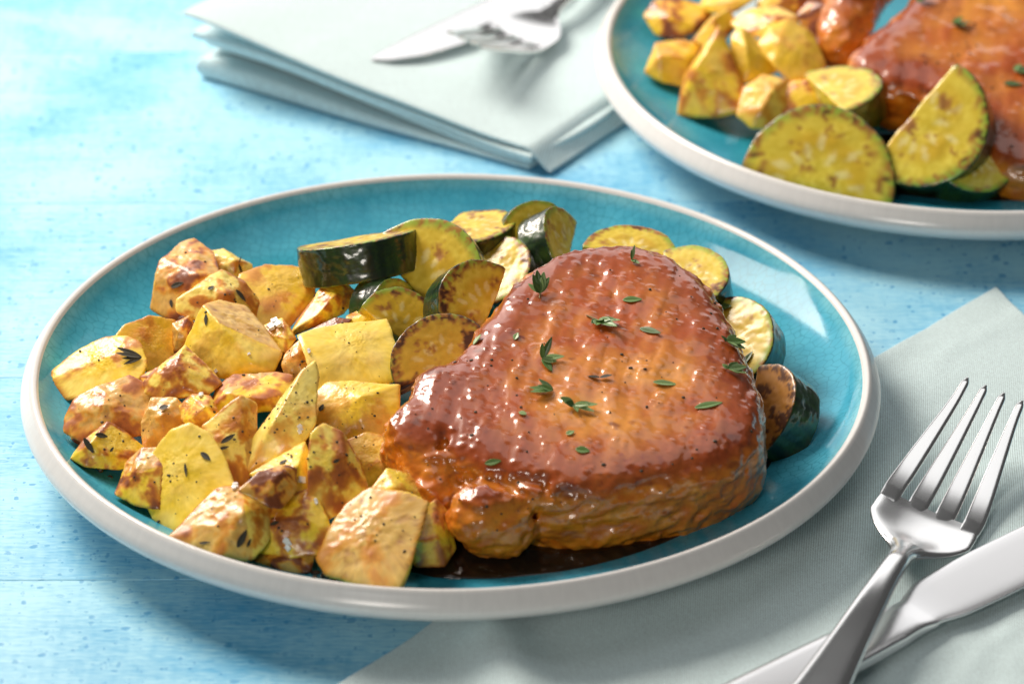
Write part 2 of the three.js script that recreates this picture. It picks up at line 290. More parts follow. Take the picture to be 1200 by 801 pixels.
chunk([-0.0744, 0.03, -0.0323], [[7.9, 0.6, 4.3], [-4.1, 2.9, 4.8], [0.7, 7.8, -8.1], [7.3, 4.3, -7.5], [14.5, -2.8, -2.1], [13.2, -6, 5.6], [1.7, -2.6, 10.4], [-6.4, -2.4, 9.4], [-13, -0.1, 6], [-13.5, 3, 3], [-7.2, 6, 1.1], [2.4, 5.6, 4.7], [0.6, -0.7, -17], [5.4, -3.4, -16.9], [10.5, -8.3, -12.8], [9.6, -10, -6], [1.3, -6.7, -1.1], [-4.5, -6.6, -1.9], [-9.3, -5.3, -4.8], [-9.7, -3.2, -7.3], [-5.1, -1, -8.7], [1.8, -0.9, -5.4]], {group: 1, brown: 0.6, pale: 0.9, pepper: 14}, 'pale crusty potato chunk with a wide black herb fleck beside a peak');
chunk([-0.068, 0.033, -0.0012], [[-9.9, 10, -6.1], [-16.4, -1.8, 1.5], [-13, -5.2, 7.1], [-3, -6.2, 13.2], [12.9, -3.4, 14.6], [15.9, 0.3, 8.7], [11.3, 1.9, -1.1], [2.9, 5, -14.9], [-5.1, 6.5, -15.4], [7.6, 0, 14.7], [-3.5, 7.5, 3.8], [-7, 1.3, -14.9], [-11.7, -7.1, -9.2], [-9.2, -9.1, -4.4], [-2.1, -9.2, 1.1], [9.4, -6.9, 2.7], [11.5, -4.6, -2.4], [8.2, -4.5, -11.2], [2.2, -3.7, -23.7], [-3.5, -2.6, -24], [5.5, -4.1, 3.2], [-2.4, 0.5, -6]], {group: 1, skin: [[0.77, 0.5, -0.4]], brown: 0.25, pepper: 8, cut: 0.62}, 'large smooth yellow potato wedge with ribbed brown skin on its upper right');
chunk([-0.0564, 0.027, -0.0422], [[-7.4, 3.8, 3.1], [3.8, 2.9, 0.9], [-12, 6.3, -3.4], [-3.5, 7.4, -7.5], [5.6, 6.3, -8.7], [12, 3.7, -7.1], [12.8, -0.4, -0.2], [7.3, -3.2, 8.3], [3.6, -5.9, 14.6], [-4.3, -4.4, 14.8], [-9.1, 0.1, 10.3], [-12.7, 4.3, 4.1], [-8.6, -0.4, -11.1], [-2.4, 0, -14.8], [4.1, -1, -16.1], [8.7, -2.8, -14.9], [9.3, -5.3, -9], [5.3, -6.5, -1.4], [2.6, -7.8, 4.2], [-3, -6.6, 4.6], [-6.5, -3.6, 0.9], [-9.1, -1, -4.3]], {group: 1, skin: [[0.31, 0.64, -0.7]], brown: 0.45, pepper: 5, tone: 0.6, cut: 0.7}, 'round orange-yellow potato slice leaning behind the ribbed skin wedge');
chunk([-0.0401, 0.029, -0.0321], [[-2.2, 1.9, 10.9], [3.5, 5.9, 4.8], [1.3, 6.5, -5.8], [5.9, 4.9, -7.4], [10.6, 1.5, -3.6], [7.3, 0, 3.5], [-2.1, -1.9, 10.4], [-11.2, -3.4, 13.8], [-9, -1.5, 7.9], [-2.9, 5.1, 1.3], [1.1, -1.4, -15.1], [4.3, -2.9, -16.8], [7.8, -5.1, -13.7], [5.3, -5.5, -7.2], [-1.5, -6.1, -1], [-8, -6.9, 2], [-6.4, -6.1, -3.2], [-2, -1.7, -8.6]], {group: 1, brown: 0.7, pepper: 6}, 'slanted golden potato wedge next to the dark green zucchini half');
chunk([-0.0538, 0.032, -0.0058], [[2.2, 2.4, 5.4], [-2.6, 2.3, 2.6], [-5.8, 1.9, -4.2], [0.8, 4.7, -4.5], [5.4, 1.3, 3.4], [2.4, -1.5, 8.6], [-2.9, -1.6, 5.4], [-4.1, -3.9, -12.3], [0.6, -1.7, -12.3], [4, -3.5, -5.4], [1.8, -5.1, -0.9], [-2, -5.5, -3.9]], {group: 1, brown: 0.5}, 'little potato nub under a clump of salt crystals');
chunk([-0.0477, 0.031, 0.0082], [[-2.1, -0.6, 5.6], [-0.2, 4.5, 3], [-3.9, 3, -0.9], [0.5, 5.8, -3.6], [3.7, 5.3, -2.1], [6.3, 0.2, 4.5], [2.1, -3.3, 8.9], [-3.7, -2.7, 6.4], [-5.1, 0.6, 2.6], [-2.7, -3.7, -11], [0.5, -1.8, -13.1], [2.8, -2, -11.8], [4.6, -5.2, -6.3], [1.6, -7.4, -2.6], [-2.6, -7.2, -4.8], [-3.6, -5.1, -8]], {group: 1, skin: [[-0.21, 0.86, 0.47]], pale: 0.5, pepper: 14, cut: 0.1}, 'small speckled skin-on potato lump left of the largest square piece');
chunk([-0.0304, 0.034, 0.0087], [[8, 1.7, 3.4], [-6.9, 4.2, 2.2], [-17.7, 5.2, -3], [-6.2, 5.7, -8.4], [10.8, 5.6, -12.2], [13, 3.9, -2.6], [17.3, -3.3, 9.7], [7.6, -4.3, 13.9], [-10, -4.3, 16.5], [-15.1, 3.3, 6.9], [-12.6, -2.6, -13.4], [-4.3, -2.9, -18.5], [7.9, -3.5, -22], [9.5, -3.6, -13.3], [12.6, -7.9, -2.7], [5.6, -8.1, 1.1], [-7.1, -7.8, 3.6], [-10.8, -2.9, -4.5]], {group: 1, brown: 0.2, pale: 0.35, pepper: 10}, 'largest square-cut yellow potato piece with a flat pale top face');
chunk([-0.0257, 0.03, -0.0187], [[-3.2, 1.6, 5.5], [0.7, 4.2, 2.2], [-7.8, 1.2, 4.5], [-7.5, 2.8, 0.7], [-2.7, 3.6, -2.8], [8.9, 2.5, -5.1], [8.3, -3.4, 3.1], [0.8, -2.8, 6.6], [-5.6, -3.4, -4.4], [-5.3, -2.6, -7.7], [-1.9, -2.4, -10.9], [6.5, -3.5, -13.2], [6, -7.3, -6.3], [0.6, -6.3, -2.9]], {group: 1, brown: 0.7}, 'yellow potato piece with a toasted corner peeking behind the largest square piece');
chunk([-0.0294, 0.029, 0.037], [[-2.2, 1.1, 7.2], [2, 7, 2.2], [-12.9, 5.1, -4], [-8.3, 6.9, -7.8], [14.1, 8.1, -4.3], [14, 1.4, 6], [11.4, -1.7, 9.9], [2.7, -3.8, 10.7], [-7.3, -3.3, 8.7], [-13.9, 0.5, 4.2], [-9.2, -3.3, -15.3], [-5.9, -2.3, -18.6], [10.3, -1, -15.3], [10.2, -5.1, -6.4], [8.3, -7, -3.2], [2.1, -8.6, -2.7], [-5.2, -8.4, -4.4], [-9.9, -5.9, -8.2]], {group: 1, brown: 0.3, pale: 0.2, pepper: 22}, 'plump yellow potato block directly below the largest square piece');
chunk([-0.049, 0.036, 0.0506], [[8, 12.5, -11.8], [9.3, 10.4, -8], [8.6, 1.2, 7], [4.9, -2.8, 12], [-5.1, -6.4, 14.2], [-13.1, -11.2, 16.6], [-10.4, -2.7, 6.8], [-1.8, 5.5, -1.8], [3.7, 11, -8.1], [-4.5, 2.2, 8.1], [5.8, 2.5, -20], [6.8, 1.3, -16.7], [6.3, -4.1, -3.8], [3.6, -6.7, 0.3], [-3.6, -9.2, 2], [-9.3, -12.7, 3.7], [-7.4, -7.2, -4.4], [-1.2, -1.8, -11.5], [2.7, 1.8, -16.7], [-3.1, -3.2, -2.6]], {group: 1, brown: 0.35, pale: 0.7, pepper: 40}, 'long pale potato wedge peppered along its narrow top');
chunk([-0.0609, 0.031, 0.0269], [[3.7, 3.1, 9.8], [-7.1, 3.5, 6.7], [-11.2, 1.4, -1.5], [-5.7, 3.1, -5.7], [7.1, 4.5, -4.8], [12.3, 4.3, -3.3], [12.2, 2.1, 4.6], [6.3, -1, 10.8], [-7.6, -2.2, 10.9], [-13.6, -1.8, 7.4], [-8, -4.9, -11.7], [-4, -4.2, -15.4], [5.2, -2.9, -14.4], [8.9, -2.9, -13.1], [8.9, -3.7, -6], [4.6, -5.4, -0.5], [-5.4, -6.3, -0.6], [-9.7, -6.4, -3.8]], {group: 1, skin: [[0.01, 0.73, -0.69]], brown: 0.7, pepper: 10, cut: 0.72}, 'oval potato wedge with a toasted upper edge above the pale triangular piece');
chunk([-0.0826, 0.033, 0.0209], [[0.9, 1.7, 9.6], [-1.6, 6.7, 3.5], [0.3, 8.1, -5.9], [3.5, 6, -4.2], [10.7, 1.3, 1.7], [12.7, 0.8, 5.6], [7.4, -1.3, 10.6], [-5.4, -2.7, 9.8], [-11.8, -2.4, 6.2], [-12.3, -0.2, 2.3], [-5.3, 5.1, -0], [0.3, 0.3, -14.1], [2.6, -1.1, -12.8], [7.8, -4.2, -7.9], [9.2, -4.1, -4.3], [5.4, -5.2, 0.1], [-3.8, -6.3, -0.7], [-8.4, -6.5, -4], [-8.8, -5.3, -7.4], [-3.7, -1.4, -9]], {group: 1, brown: 0.75, pale: 0.6, pepper: 6}, 'folded pale potato piece with two dark brown blisters');
chunk([-0.0955, 0.024, -0.0164], [[5.3, -2.2, 3.4], [-3.4, 2.5, 3.2], [-12.6, 2.6, 4.6], [-7.7, 6.1, -1.8], [-0.2, 6.7, -5.6], [7.6, 4.4, -7.1], [10.5, 0.5, -2.5], [9, -5.2, 5.7], [1.1, -5.2, 10.4], [-7.8, -1.9, 10.2], [-9, -1.8, -3.2], [-5.5, 0.2, -8.8], [-0.1, 0.2, -12.3], [5.5, -1.8, -14], [7.7, -4.3, -10.1], [6.5, -7.9, -3.2], [0.9, -7.3, 1.3], [-5.6, -4.7, 1.5]], {group: 1, brown: 0.55, tone: 1}, 'dull orange potato round standing at the back left edge of the heap');
chunk([-0.0845, 0.026, -0.0185], [[2, 1.6, 6.2], [-1.4, 3.8, 5.6], [-4.1, 4.5, 0.6], [1.6, 5.4, -2.8], [4.3, 1.5, -1], [1.6, -2.4, 5.9], [-3.5, -3.1, 7.7], [-2.9, -1.3, -7.6], [1.3, -1, -10.6], [3.2, -3.8, -9.5], [1.2, -6.1, -3.5], [-2.5, -6.4, -1.9]], {group: 1, skin: [[0, 0.96, 0.27]], brown: 0.9, cut: 0.4}, 'small browned potato nub wedged right of the dull orange round');
chunk([-0.1081, 0.024, -0.002], [[0, 0.4, 6.6], [3.4, 7, 0.5], [-18.1, -2.7, -2], [-8.9, 3, -5.8], [-1.2, 6.6, -6.6], [6.2, 8.3, -5.3], [10.4, 7.9, -1.6], [13.5, 4.6, 6.4], [12, 2.3, 11.3], [4.3, -1.1, 13.1], [-5.8, -5.3, 12.1], [-12.9, -6.9, 8], [-12.9, -7.2, -10.9], [-6.3, -3.3, -13.8], [-0.7, -0.5, -14.1], [4.6, 1, -12.7], [7.5, 1.1, -9.3], [9.8, -0.5, -2.2], [8.7, -1.8, 2.1], [3.1, -4.2, 3.4], [-4.1, -7.6, 2], [-9.2, -9.4, -2.1]], {group: 1, brown: 0.55, pepper: 3}, 'leftmost yellow potato wedge carrying a dark herb sprig');
chunk([-0.1051, 0.024, 0.0265], [[0.2, 0.8, 11.5], [-1.7, 6.2, 3.1], [-14, -0.7, 1.8], [-11.3, 3.4, -2.2], [-4, 6.6, -4.1], [6.2, 8.2, -7.8], [14.3, 5.1, -3.6], [15.4, 2.5, 3.6], [13.6, -0.6, 11.1], [3.1, -2.4, 13.7], [-8.5, -3.8, 12.2], [-14, -2.9, 6.7], [-1.2, 5.6, 5.9], [-10, -6.2, -8.8], [-8, -3.4, -12.1], [-2.8, -1.2, -13.5], [4.6, -0.4, -16.8], [10.4, -2.3, -13.2], [11.2, -3.5, -6.8], [9.9, -5, -0.2], [2.3, -6.2, 2], [-6.1, -7.4, 0.5], [-10, -7.4, -4.5], [-0.8, -0.8, -4.3]], {group: 1, skin: [[-0.25, 0.87, 0.42]], brown: 0.7, pepper: 6, cut: 0.35}, 'big potato half with glossy wrinkled skin nearest the left rim');
chunk([-0.1149, 0.016, 0.0291], [[2.7, 2.9, 6], [-0.9, 3.4, 5.3], [-4.2, 2.5, -1.1], [-0.1, 3.1, 0], [4.2, 2.1, 2.5], [2.2, -1.4, 5.1], [-2.2, -0.9, 3.1], [-3, -1.6, -6.8], [0, -1, -5.7], [3.1, -1.5, -3.5], [1.6, -3.9, -1.5], [-1.5, -3.8, -3.3]], {group: 1, skin: [[0, 0.88, 0.48]], brown: 1.3, cut: 0}, 'tiny dark browned potato scrap touching the plate at far left');
chunk([-0.1041, 0.021, 0.0447], [[3, 1.5, 4.6], [-6, 5.3, 5.2], [-12.1, 0.2, 5.6], [-8.1, 4.3, 1.1], [-0.8, 7.4, -5.1], [3.8, 5.3, -4], [11, -0.2, -1.5], [9.5, -2.3, 4.3], [3.4, -2.5, 7.9], [-6.7, -0.7, 9.2], [-0.1, 2.3, 7], [-8.7, -5, -5.2], [-5.7, -2.4, -8.9], [-0.5, -0.7, -14.3], [2.8, -2.2, -13.6], [8, -6.3, -11.9], [6.9, -7.2, -6.8], [2.5, -6.9, -3.4], [-4.7, -5.4, -2], [0, -3.3, -3.7]], {group: 1, brown: 0.8, pepper: 6}, 'low flat potato wedge with three herb leaves on its yellow face');
chunk([-0.0881, 0.025, 0.0339], [[0.9, -0.6, 9.8], [-0.6, 5, 4.6], [-3.9, 6, -3.8], [3.9, 7.1, -2.4], [7.9, 4.6, 0.9], [7.6, 1.1, 6.4], [2.3, -4.8, 11.3], [-6.3, -5.9, 9.8], [-7.1, 0.8, 1.1], [-4.5, 4.3, 0.2], [-2.7, -2.6, -15], [2.9, -1.6, -13.6], [5.8, -3.2, -10.8], [5.5, -5.3, -6.1], [1.8, -9.3, -2.2], [-4.5, -10.3, -3.8], [-5, -6.1, -11], [-3.1, -3.5, -11.5]], {group: 1, skin: [[-0.01, 0.83, 0.56]], pale: 0.6, pepper: 6, cut: 0.25}, 'greyish skin-on potato block behind the big round yellow slice');
chunk([-0.0769, 0.031, 0.0392], [[-1.4, 2.5, 8.3], [2.5, 6.1, 7.2], [-6.1, 1.4, -1.5], [-2.1, 4.6, -3.4], [3.6, 5.2, -1.2], [6.7, 2.9, 4.7], [3.8, -0.5, 8.6], [-0.8, -2.3, 7.8], [-5.3, -0.4, 4.1], [-4.3, -5, -11.7], [-1.4, -2.7, -13.1], [2.7, -2, -10.9], [4.9, -3.1, -5.7], [2.8, -5.3, -2.5], [-0.5, -6.7, -3.4], [-3.7, -5.7, -6.6]], {group: 1, brown: 0.6, pepper: 8}, 'small golden potato dice topped with a white salt crystal');
chunk([-0.0933, 0.022, 0.0619], [[3, 0.7, 8.5], [-1.5, 4.3, 2.9], [-4.8, 2.8, -3.5], [0, 6.7, -5.8], [6.8, 7.4, -3.9], [7, 4.9, 3.1], [6.4, -3.5, 13.2], [-1.6, -3.9, 10.6], [-8.1, -2.8, 5.5], [-6, 0.7, 2.5], [-3.4, -4.1, -13.4], [0.1, -1.3, -15], [5, -0.5, -13.2], [5.2, -1.7, -7], [4.7, -7.1, 1.4], [-1, -7.7, -1], [-5.7, -7.5, -5.6], [-4.2, -5, -8]], {group: 1, skin: [[0.11, 0.95, -0.3]], brown: 0.9, pepper: 5, cut: 0.6}, 'narrow potato piece with a shiny blistered skin cap beside the round slice');
chunk([-0.0804, 0.024, 0.0667], [[-5.7, -3.1, 5.8], [5.4, 5.2, 4.8], [-12.7, -0.9, -4.3], [-10.7, 2.4, -7.5], [-3.9, 9.8, -11.7], [1.8, 12.8, -11], [7.7, 12.4, -7], [12.2, 9.2, 0.1], [16.9, 3, 11.6], [11.8, 0.5, 13.5], [0.4, -9.3, 17.2], [-3, -10.5, 16.2], [-8.6, -8.2, 9.3], [-12.2, -4.9, 2.5], [-9, -8.6, -17.1], [-7.6, -6.3, -19.8], [-2.6, -1, -22.8], [1.4, 1.4, -21.8], [5.7, 1.5, -18.2], [8.9, -0.1, -11.9], [12.2, -3.7, -2], [8.6, -5.4, -0.5], [0.4, -12.7, 1.9], [-2, -13.7, 0.8], [-6.1, -12.7, -5.4], [-8.7, -10.9, -11.3]], {group: 1, brown: 0.2, pepper: 26}, 'big flat yellow potato slice standing at the front left');
chunk([-0.0643, 0.031, 0.0551], [[-4.3, 1, 3.9], [2, 6.6, -0.1], [-11, 3.5, -1.2], [-3.6, 8, -5.2], [1.8, 10.8, -7.9], [5.3, 8.7, -7.5], [6, 3.4, -1.8], [5.7, -2.8, 7.4], [3.6, -8.2, 15.1], [-1.8, -8.6, 16.8], [-6.3, -1.4, 8], [-7.8, -3.8, -12], [-2.5, -0.7, -15.3], [1.4, 1.1, -17.4], [3.9, -0.5, -17.3], [4.5, -3.9, -12.6], [4.2, -7.7, -4.8], [2.7, -11.1, 1.8], [-1.2, -11.1, 3.3], [-4.4, -6.5, -4]], {group: 1, skin: [[0.94, 0.06, 0.33]], brown: 0.6, pale: 0.8, pepper: 14, cut: 0.5}, 'pale triangular potato wedge with orange skin down its right side');
chunk([-0.0647, 0.023, 0.0911], [[-18.8, -2.7, 3.1], [-12.4, 2.3, -1.6], [-4, 7.5, -9.2], [1.6, 8, -8.9], [9.6, 4.6, -5.2], [12.7, 2.8, -2.7], [11.5, -1.1, 7.3], [7.2, -4, 14.2], [-2, -4.2, 15.9], [-10.3, -3.8, 11.4], [4.5, 7.3, 5.2], [-13.4, -8.6, -9.6], [-8.8, -5.3, -13.4], [-2.7, -2, -19.9], [1.3, -1.6, -19.5], [7.1, -3.9, -16.5], [9.2, -5, -14.4], [8.4, -6.9, -5.5], [5.3, -8.3, 0.6], [-1.3, -8.3, 2.2], [-7.3, -8.5, -2], [3.4, -0.5, -6.4]], {group: 1, skin: [[-0.45, 0.8, 0.4]], brown: 0.6, pale: 0.7, pepper: 16, cut: 0.68}, 'front potato chunk with smooth pale skin and a blistered brown top');
chunk([-0.0514, 0.033, 0.0857], [[-2.7, 2.3, 7.4], [0.9, 5.3, 2.8], [-11, 2.3, 6.6], [-4.8, 5.4, 0.8], [3.3, 4.3, -4.4], [6.1, 2.6, -5.3], [6.3, -0.3, 1.6], [2.1, -2.7, 8.6], [-2.1, -1.3, 10.4], [-7.8, -2.3, -2.2], [-3.4, -0.6, -7.3], [2.5, -2, -12.3], [4.5, -3.5, -13.3], [4.6, -5, -7.3], [1.6, -6, -1], [-1.5, -4.7, 0.8]], {group: 1, skin: [[0, 0.86, 0.5]], brown: 1.15, cut: 0}, 'dark roasted brown potato tip in the middle of the front row');
chunk([-0.0462, 0.022, 0.0886], [[-7.5, 2.1, 5.1], [2.5, 4.7, 5.9], [-11.2, 1.7, -2.4], [-6.5, 5.3, -4.1], [0.5, 7.3, -5], [5.3, 8.4, -5.8], [9.1, 4.5, 1.5], [11.8, 1.1, 8], [7.3, -3.6, 13.3], [-1.3, -4.9, 13.1], [-11.3, -5.3, 7.7], [-4, 3.8, 5.8], [-8, -5.8, -14.2], [-4.5, -3.2, -15.3], [0.5, -1.7, -16], [3.9, -1, -16.6], [6.7, -3.2, -10.3], [8.6, -5.1, -4.6], [5.4, -8.1, -0.2], [-0.9, -9.2, -0.6], [-8, -10.1, -5.6], [-2.8, -3.2, -6.3]], {group: 1, brown: 0.8, pepper: 10}, 'yellow potato chunk with crisp brown right edge behind the smallest front nub');
chunk([-0.0491, 0.014, 0.0954], [[-4.1, 2, 6], [3.7, 3.9, 4.9], [-10.8, -0.8, 0.3], [-7.7, 3, -3], [-0.8, 4.2, -3.2], [6.5, 4.2, -1.4], [9.2, 2.6, 3.1], [8.3, 0.5, 9.1], [0.5, -1.1, 9.6], [-5.3, -1.4, 5.6], [-7.7, -4.5, -6.8], [-5.5, -1.9, -9.4], [-0.5, -1, -9.4], [4.7, -0.8, -7.8], [6.7, -1.5, -3.8], [6, -2.4, 1.6], [0.4, -3.6, 1.9], [-3.8, -4.3, -1.9]], {group: 1, skin: [[-0.54, 0.83, 0.15]], brown: 1.1, pepper: 4, cut: 0.45}, 'smallest browned potato nub lying at the front edge of the heap');
chunk([-0.035, 0.031, 0.075], [[0.6, -2.7, 10], [2.7, 6.6, 0.7], [-6.6, 11.1, -4.9], [-2.6, 12, -8.9], [3.3, 9.5, -8.2], [7.7, 2.9, -2.1], [11, -3.4, 6.6], [4.5, -5.6, 11.9], [-2.9, -7.9, 16.1], [-7.3, -5.7, 14.3], [-7.2, 3.8, 5], [-4.6, 1.8, -14.6], [-1.8, 2, -18.2], [2.5, 0.1, -17.8], [5.6, -4.3, -13], [8, -8.3, -5.6], [3.3, -9.3, -1], [-2, -10.7, 2.8], [-5.2, -9.2, 1.3], [-5.1, -2.8, -6.2]], {group: 1, brown: 0.7, pale: 0.5, pepper: 18}, 'upright rounded potato wedge with orange right edge in the middle of the heap');
chunk([-0.0474, 0.03, 0.0739], [[-0.2, 1, 10.7], [2.4, 5.2, 3.9], [-11.8, 2.1, 4.6], [-3, 4.4, -3.3], [4.3, 5.1, -8.8], [7.1, 0.4, -1.7], [6.4, -3.8, 9.1], [-3.1, -2.3, 10.6], [-8.4, -2.7, -4.1], [-2.1, -1.9, -11.3], [3.2, -1.9, -16.3], [5.2, -4.8, -10.3], [4.7, -6.9, -0.7], [-2.2, -5.4, 0.9]], {group: 1, brown: 0.3, pepper: 10}, 'yellow potato piece tucked behind the dark roasted tip');
chunk([-0.0231, 0.023, 0.1005], [[3.9, -1.2, 9.8], [-6.6, 3.1, -0.9], [-16, -4, 2.5], [-11.3, 2.9, -7.3], [-6.8, 6.4, -12.2], [-0.4, 9.1, -15.3], [9.8, 9.5, -11.7], [16.1, 8, -8.5], [12.9, 1.3, 6.6], [8.7, -5.3, 19.5], [5.3, -5.9, 20.6], [-4.3, -5.6, 16.1], [-14.2, -5.5, 8.8], [-11.4, -9.2, -9.4], [-8, -5, -17.7], [-4.8, -2.8, -22], [-0.2, -1.1, -24.5], [7.2, -0.3, -21.1], [11.7, -1.1, -18.3], [9.4, -4.6, -5.1], [6.3, -8.3, 6.2], [3.9, -8.6, 7.2], [-3, -8.8, 3.1], [-10.1, -9.7, -3.8]], {group: 1, skin: [[-0.1, 0.82, 0.56]], brown: 0.5, pepper: 18, cut: 0.6}, 'large front potato piece with flat tan skin and a dark lower corner');
chunk([-0.0137, 0.026, 0.0788], [[-1.3, 0.4, 9.3], [-2.6, 5.1, 4.9], [-11, 2.8, 4.8], [-5.1, 6.6, -3.3], [2.2, 3.7, -4.9], [7.8, 0, -3.5], [9.7, -3.1, 3], [2.9, -3.5, 7.9], [-6.6, 0.9, 8.9], [-7.9, -3.1, -5.6], [-3.6, -1.1, -12.7], [1.7, -3.6, -14.6], [5.7, -6.4, -13.7], [7.1, -8, -8], [2.2, -7.7, -3.5], [-4.7, -4.1, -2]], {group: 1, brown: 0.4, pepper: 5}, 'yellow potato piece between the tan skin piece and the chop');
chunk([-0.0057, 0.019, 0.0917], [[-4.3, 4, 9.9], [2.3, 3.3, 7], [-5.8, 3.8, 3.8], [-2.2, 8.3, -3], [1.8, 9, -6.8], [5.9, 4.2, -5.2], [7.5, -2.9, 2.2], [4.4, -5.5, 8.3], [-4.2, -3.7, 11.4], [-7.6, -1.5, 10.2], [-4.1, -1.9, -5.6], [-1.5, 0.8, -11.4], [1.4, 0.9, -14.9], [4.4, -2.7, -13.9], [5.5, -7.4, -7.9], [3.3, -8.7, -2.5], [-3, -6.9, 0.7], [-5.4, -5.3, -0.3]], {group: 1, brown: 0.7, tone: 0.7}, 'potato wedge soaked in sauce against the front corner of the chop');
chunk([-0.0233, 0.022, 0.0521], [[4.8, 1.6, 6], [-3, 1.2, 5.2], [-9.3, 4.3, -3.3], [-2.2, 6.1, -5.4], [7, 5.5, -3.4], [8.3, 0.7, 3.3], [5.1, -1.7, 8.2], [-2.3, -5.3, 12.2], [-6.8, -0.3, 4.8], [-6.6, -2.8, -12.9], [-1.4, -1.8, -14.7], [5.1, -2, -13], [6.1, -4.9, -7.3], [3.8, -6.3, -3], [-1.6, -8.6, 0.3], [-4.8, -5.5, -6]], {group: 1, brown: 0.5, pepper: 10, tone: 0.7}, 'shaded potato piece half hidden between the block and the chop');
chunk([-0.0378, 0.03, -0.0152], [[0.5, 0, 4.7], [1.9, 2.3, 2.8], [-7.9, -1.2, 0.6], [1.1, 3.1, -1.4], [6.7, 3.1, -0.1], [4, 0.8, 4.3], [-4, -1.4, 4.5], [-5.6, -5.3, -7.4], [0.9, -2.2, -8.8], [4.9, -2, -7.6], [2.9, -3.3, -3.8], [-2.8, -5, -3.8]], {group: 1, brown: 1.2}, 'tiny browned scrap between the slanted wedge and the largest square piece');
chunk([-0.0918, 0.029, 0.0147], [[2.8, 2.6, 4.1], [-1.6, 2.8, 4], [-5, 1, 0.6], [0.8, 3.2, -1.3], [4.9, 2, 0.8], [2.5, -0.7, 4.2], [-3.3, -0.6, 4.3], [-3.6, -3.1, -6.2], [0.7, -1.5, -7.8], [3.6, -2.2, -6], [1.9, -4, -3.1], [-2.3, -3.9, -3]], {group: 1, skin: [[0, 0.88, 0.48]], brown: 0.8, cut: 0.2}, 'small pinkish potato nub between the wrinkled skin half and the blistered piece');
chunk([-0.0477, 0.022, 0.0331], [[-1.1, 1.7, 6], [5.1, 4.9, 1.3], [-6, 4.3, -4.3], [7, 5.6, -7.6], [8.4, -1.4, 3.5], [1.1, -4.5, 9.6], [-10.5, -0.5, 4.9], [-4.3, -2.1, -12.2], [5.1, -1.4, -15.1], [6.1, -5.6, -5.7], [0.8, -7.3, -0.3], [-7.5, -4.7, -4.2]], {group: 1, brown: 1.5}, 'browned potato chunk deep in the heap below the long pale wedge');
chunk([-0.0612, 0.02, -0.013], [[-8.3, 2.4, 6.1], [2.3, 3.6, 2.6], [-15.7, 6.5, -0.7], [12.7, 3.5, -5.8], [12.6, -5.2, 3], [-9.8, -2.9, 7], [-11.2, 0.2, -8.5], [9.3, -2.8, -13.7], [9.2, -8.7, -6.6], [-7, -6.3, -2.5]], {group: 1, brown: 1.4}, 'browned potato chunk deep in the heap behind the ribbed skin wedge');
chunk([-0.0783, 0.019, 0.0264], [[5.8, 2, 6.6], [-1.8, 0.6, 3.5], [-9, 1.4, -8.1], [5.5, 6.2, -5.3], [8.3, -1.4, 10.9], [-4.8, -4.1, 6], [-6.4, -4.8, -16.1], [4.1, -0.7, -12.9], [6, -4.7, 1.2], [-3.4, -7.4, -3.6]], {group: 1, brown: 1.4}, 'shadowed potato chunk deep in the heap behind the round yellow slice');
chunk([0.0827, 0.02, -0.2661], [[6.7, 0.7, 9], [-3.1, 3.3, 5.5], [-12.6, 1.2, -0], [-8.7, 4.7, -5.1], [-0.4, 6.4, -5.5], [10, 4.2, -2.3], [13.5, 2.3, 2.2], [7.5, -1.8, 9], [-1.2, -4.1, 11.1], [-8.2, -3.5, 7.2], [-9, -5.4, -11.2], [-6.2, -3.3, -15.5], [-0.2, -2, -15.7], [7.3, -3.4, -13], [9.8, -4.3, -9], [5.5, -6.8, -3.2], [-0.8, -8.3, -1.4], [-5.8, -8.3, -5]], {group: 2, brown: 1, tone: 0.4}, 'toasted potato cube at the far left of the back plate');
chunk([0.081, 0.018, -0.2318], [[4.3, 4.3, 4.7], [-6.4, 5.9, 6], [-12.2, -0.8, 6.2], [-7.7, 6.7, -3.5], [2.6, 6.7, -6], [12.1, 4.4, -5.3], [8.6, -0.6, 3.4], [2.4, -5.1, 9.8], [-6.1, -2.9, 10.2], [-8.7, -5.8, -4.7], [-5.4, -1.1, -12.9], [2, -1.3, -15.3], [8.8, -3.1, -14.9], [6.3, -5.9, -7.4], [1.8, -8.7, -1.9], [-4.3, -7, -1.3]], {group: 2, brown: 0.4}, 'yellow potato cube lowest left on the back plate');
chunk([0.0926, 0.023, -0.2066], [[4.8, -0.7, 8.9], [-5.8, -0.9, 3.8], [-13, -11.5, 4.9], [-10.9, -0.8, -1.3], [-3.1, 10.7, -6.3], [2.6, 16.4, -9.7], [7.6, 7.9, -1.5], [11.5, -1, 8.8], [9.8, -5.5, 14.5], [1.7, -8.2, 13.6], [-6.6, 6.2, 2.2], [-9.2, -15.4, -9], [-7.7, -7.6, -13.5], [-2.1, 0.8, -16.8], [2, 4.9, -19.2], [5.6, -0.8, -12.7], [8.4, -6.6, -4.1], [7.1, -9.4, 0.7], [1.3, -11.7, -0.5], [-4.6, -1.7, -9.4]], {group: 2, brown: 0.6}, 'tall pointed potato wedge at the front of the back plate');
chunk([0.0962, 0.028, -0.2383], [[0.3, 1.5, 9.6], [-1.7, 6.6, 3.3], [-10.1, -1.5, 6], [-2.1, 3.6, -4.4], [4.7, 5.6, -7.7], [7.1, 1.4, -1.1], [1.5, 0.4, 5.4], [-1.3, -3.5, 12.3], [-7.2, -5.9, -4.1], [-1.4, -3.1, -13.2], [3.5, -1.9, -16.1], [5.2, -4.4, -10.4], [1.2, -4.4, -4.5], [-0.8, -6.7, 1.4]], {group: 2, brown: 0.6}, 'flat yellow potato piece behind the tall pointed wedge');
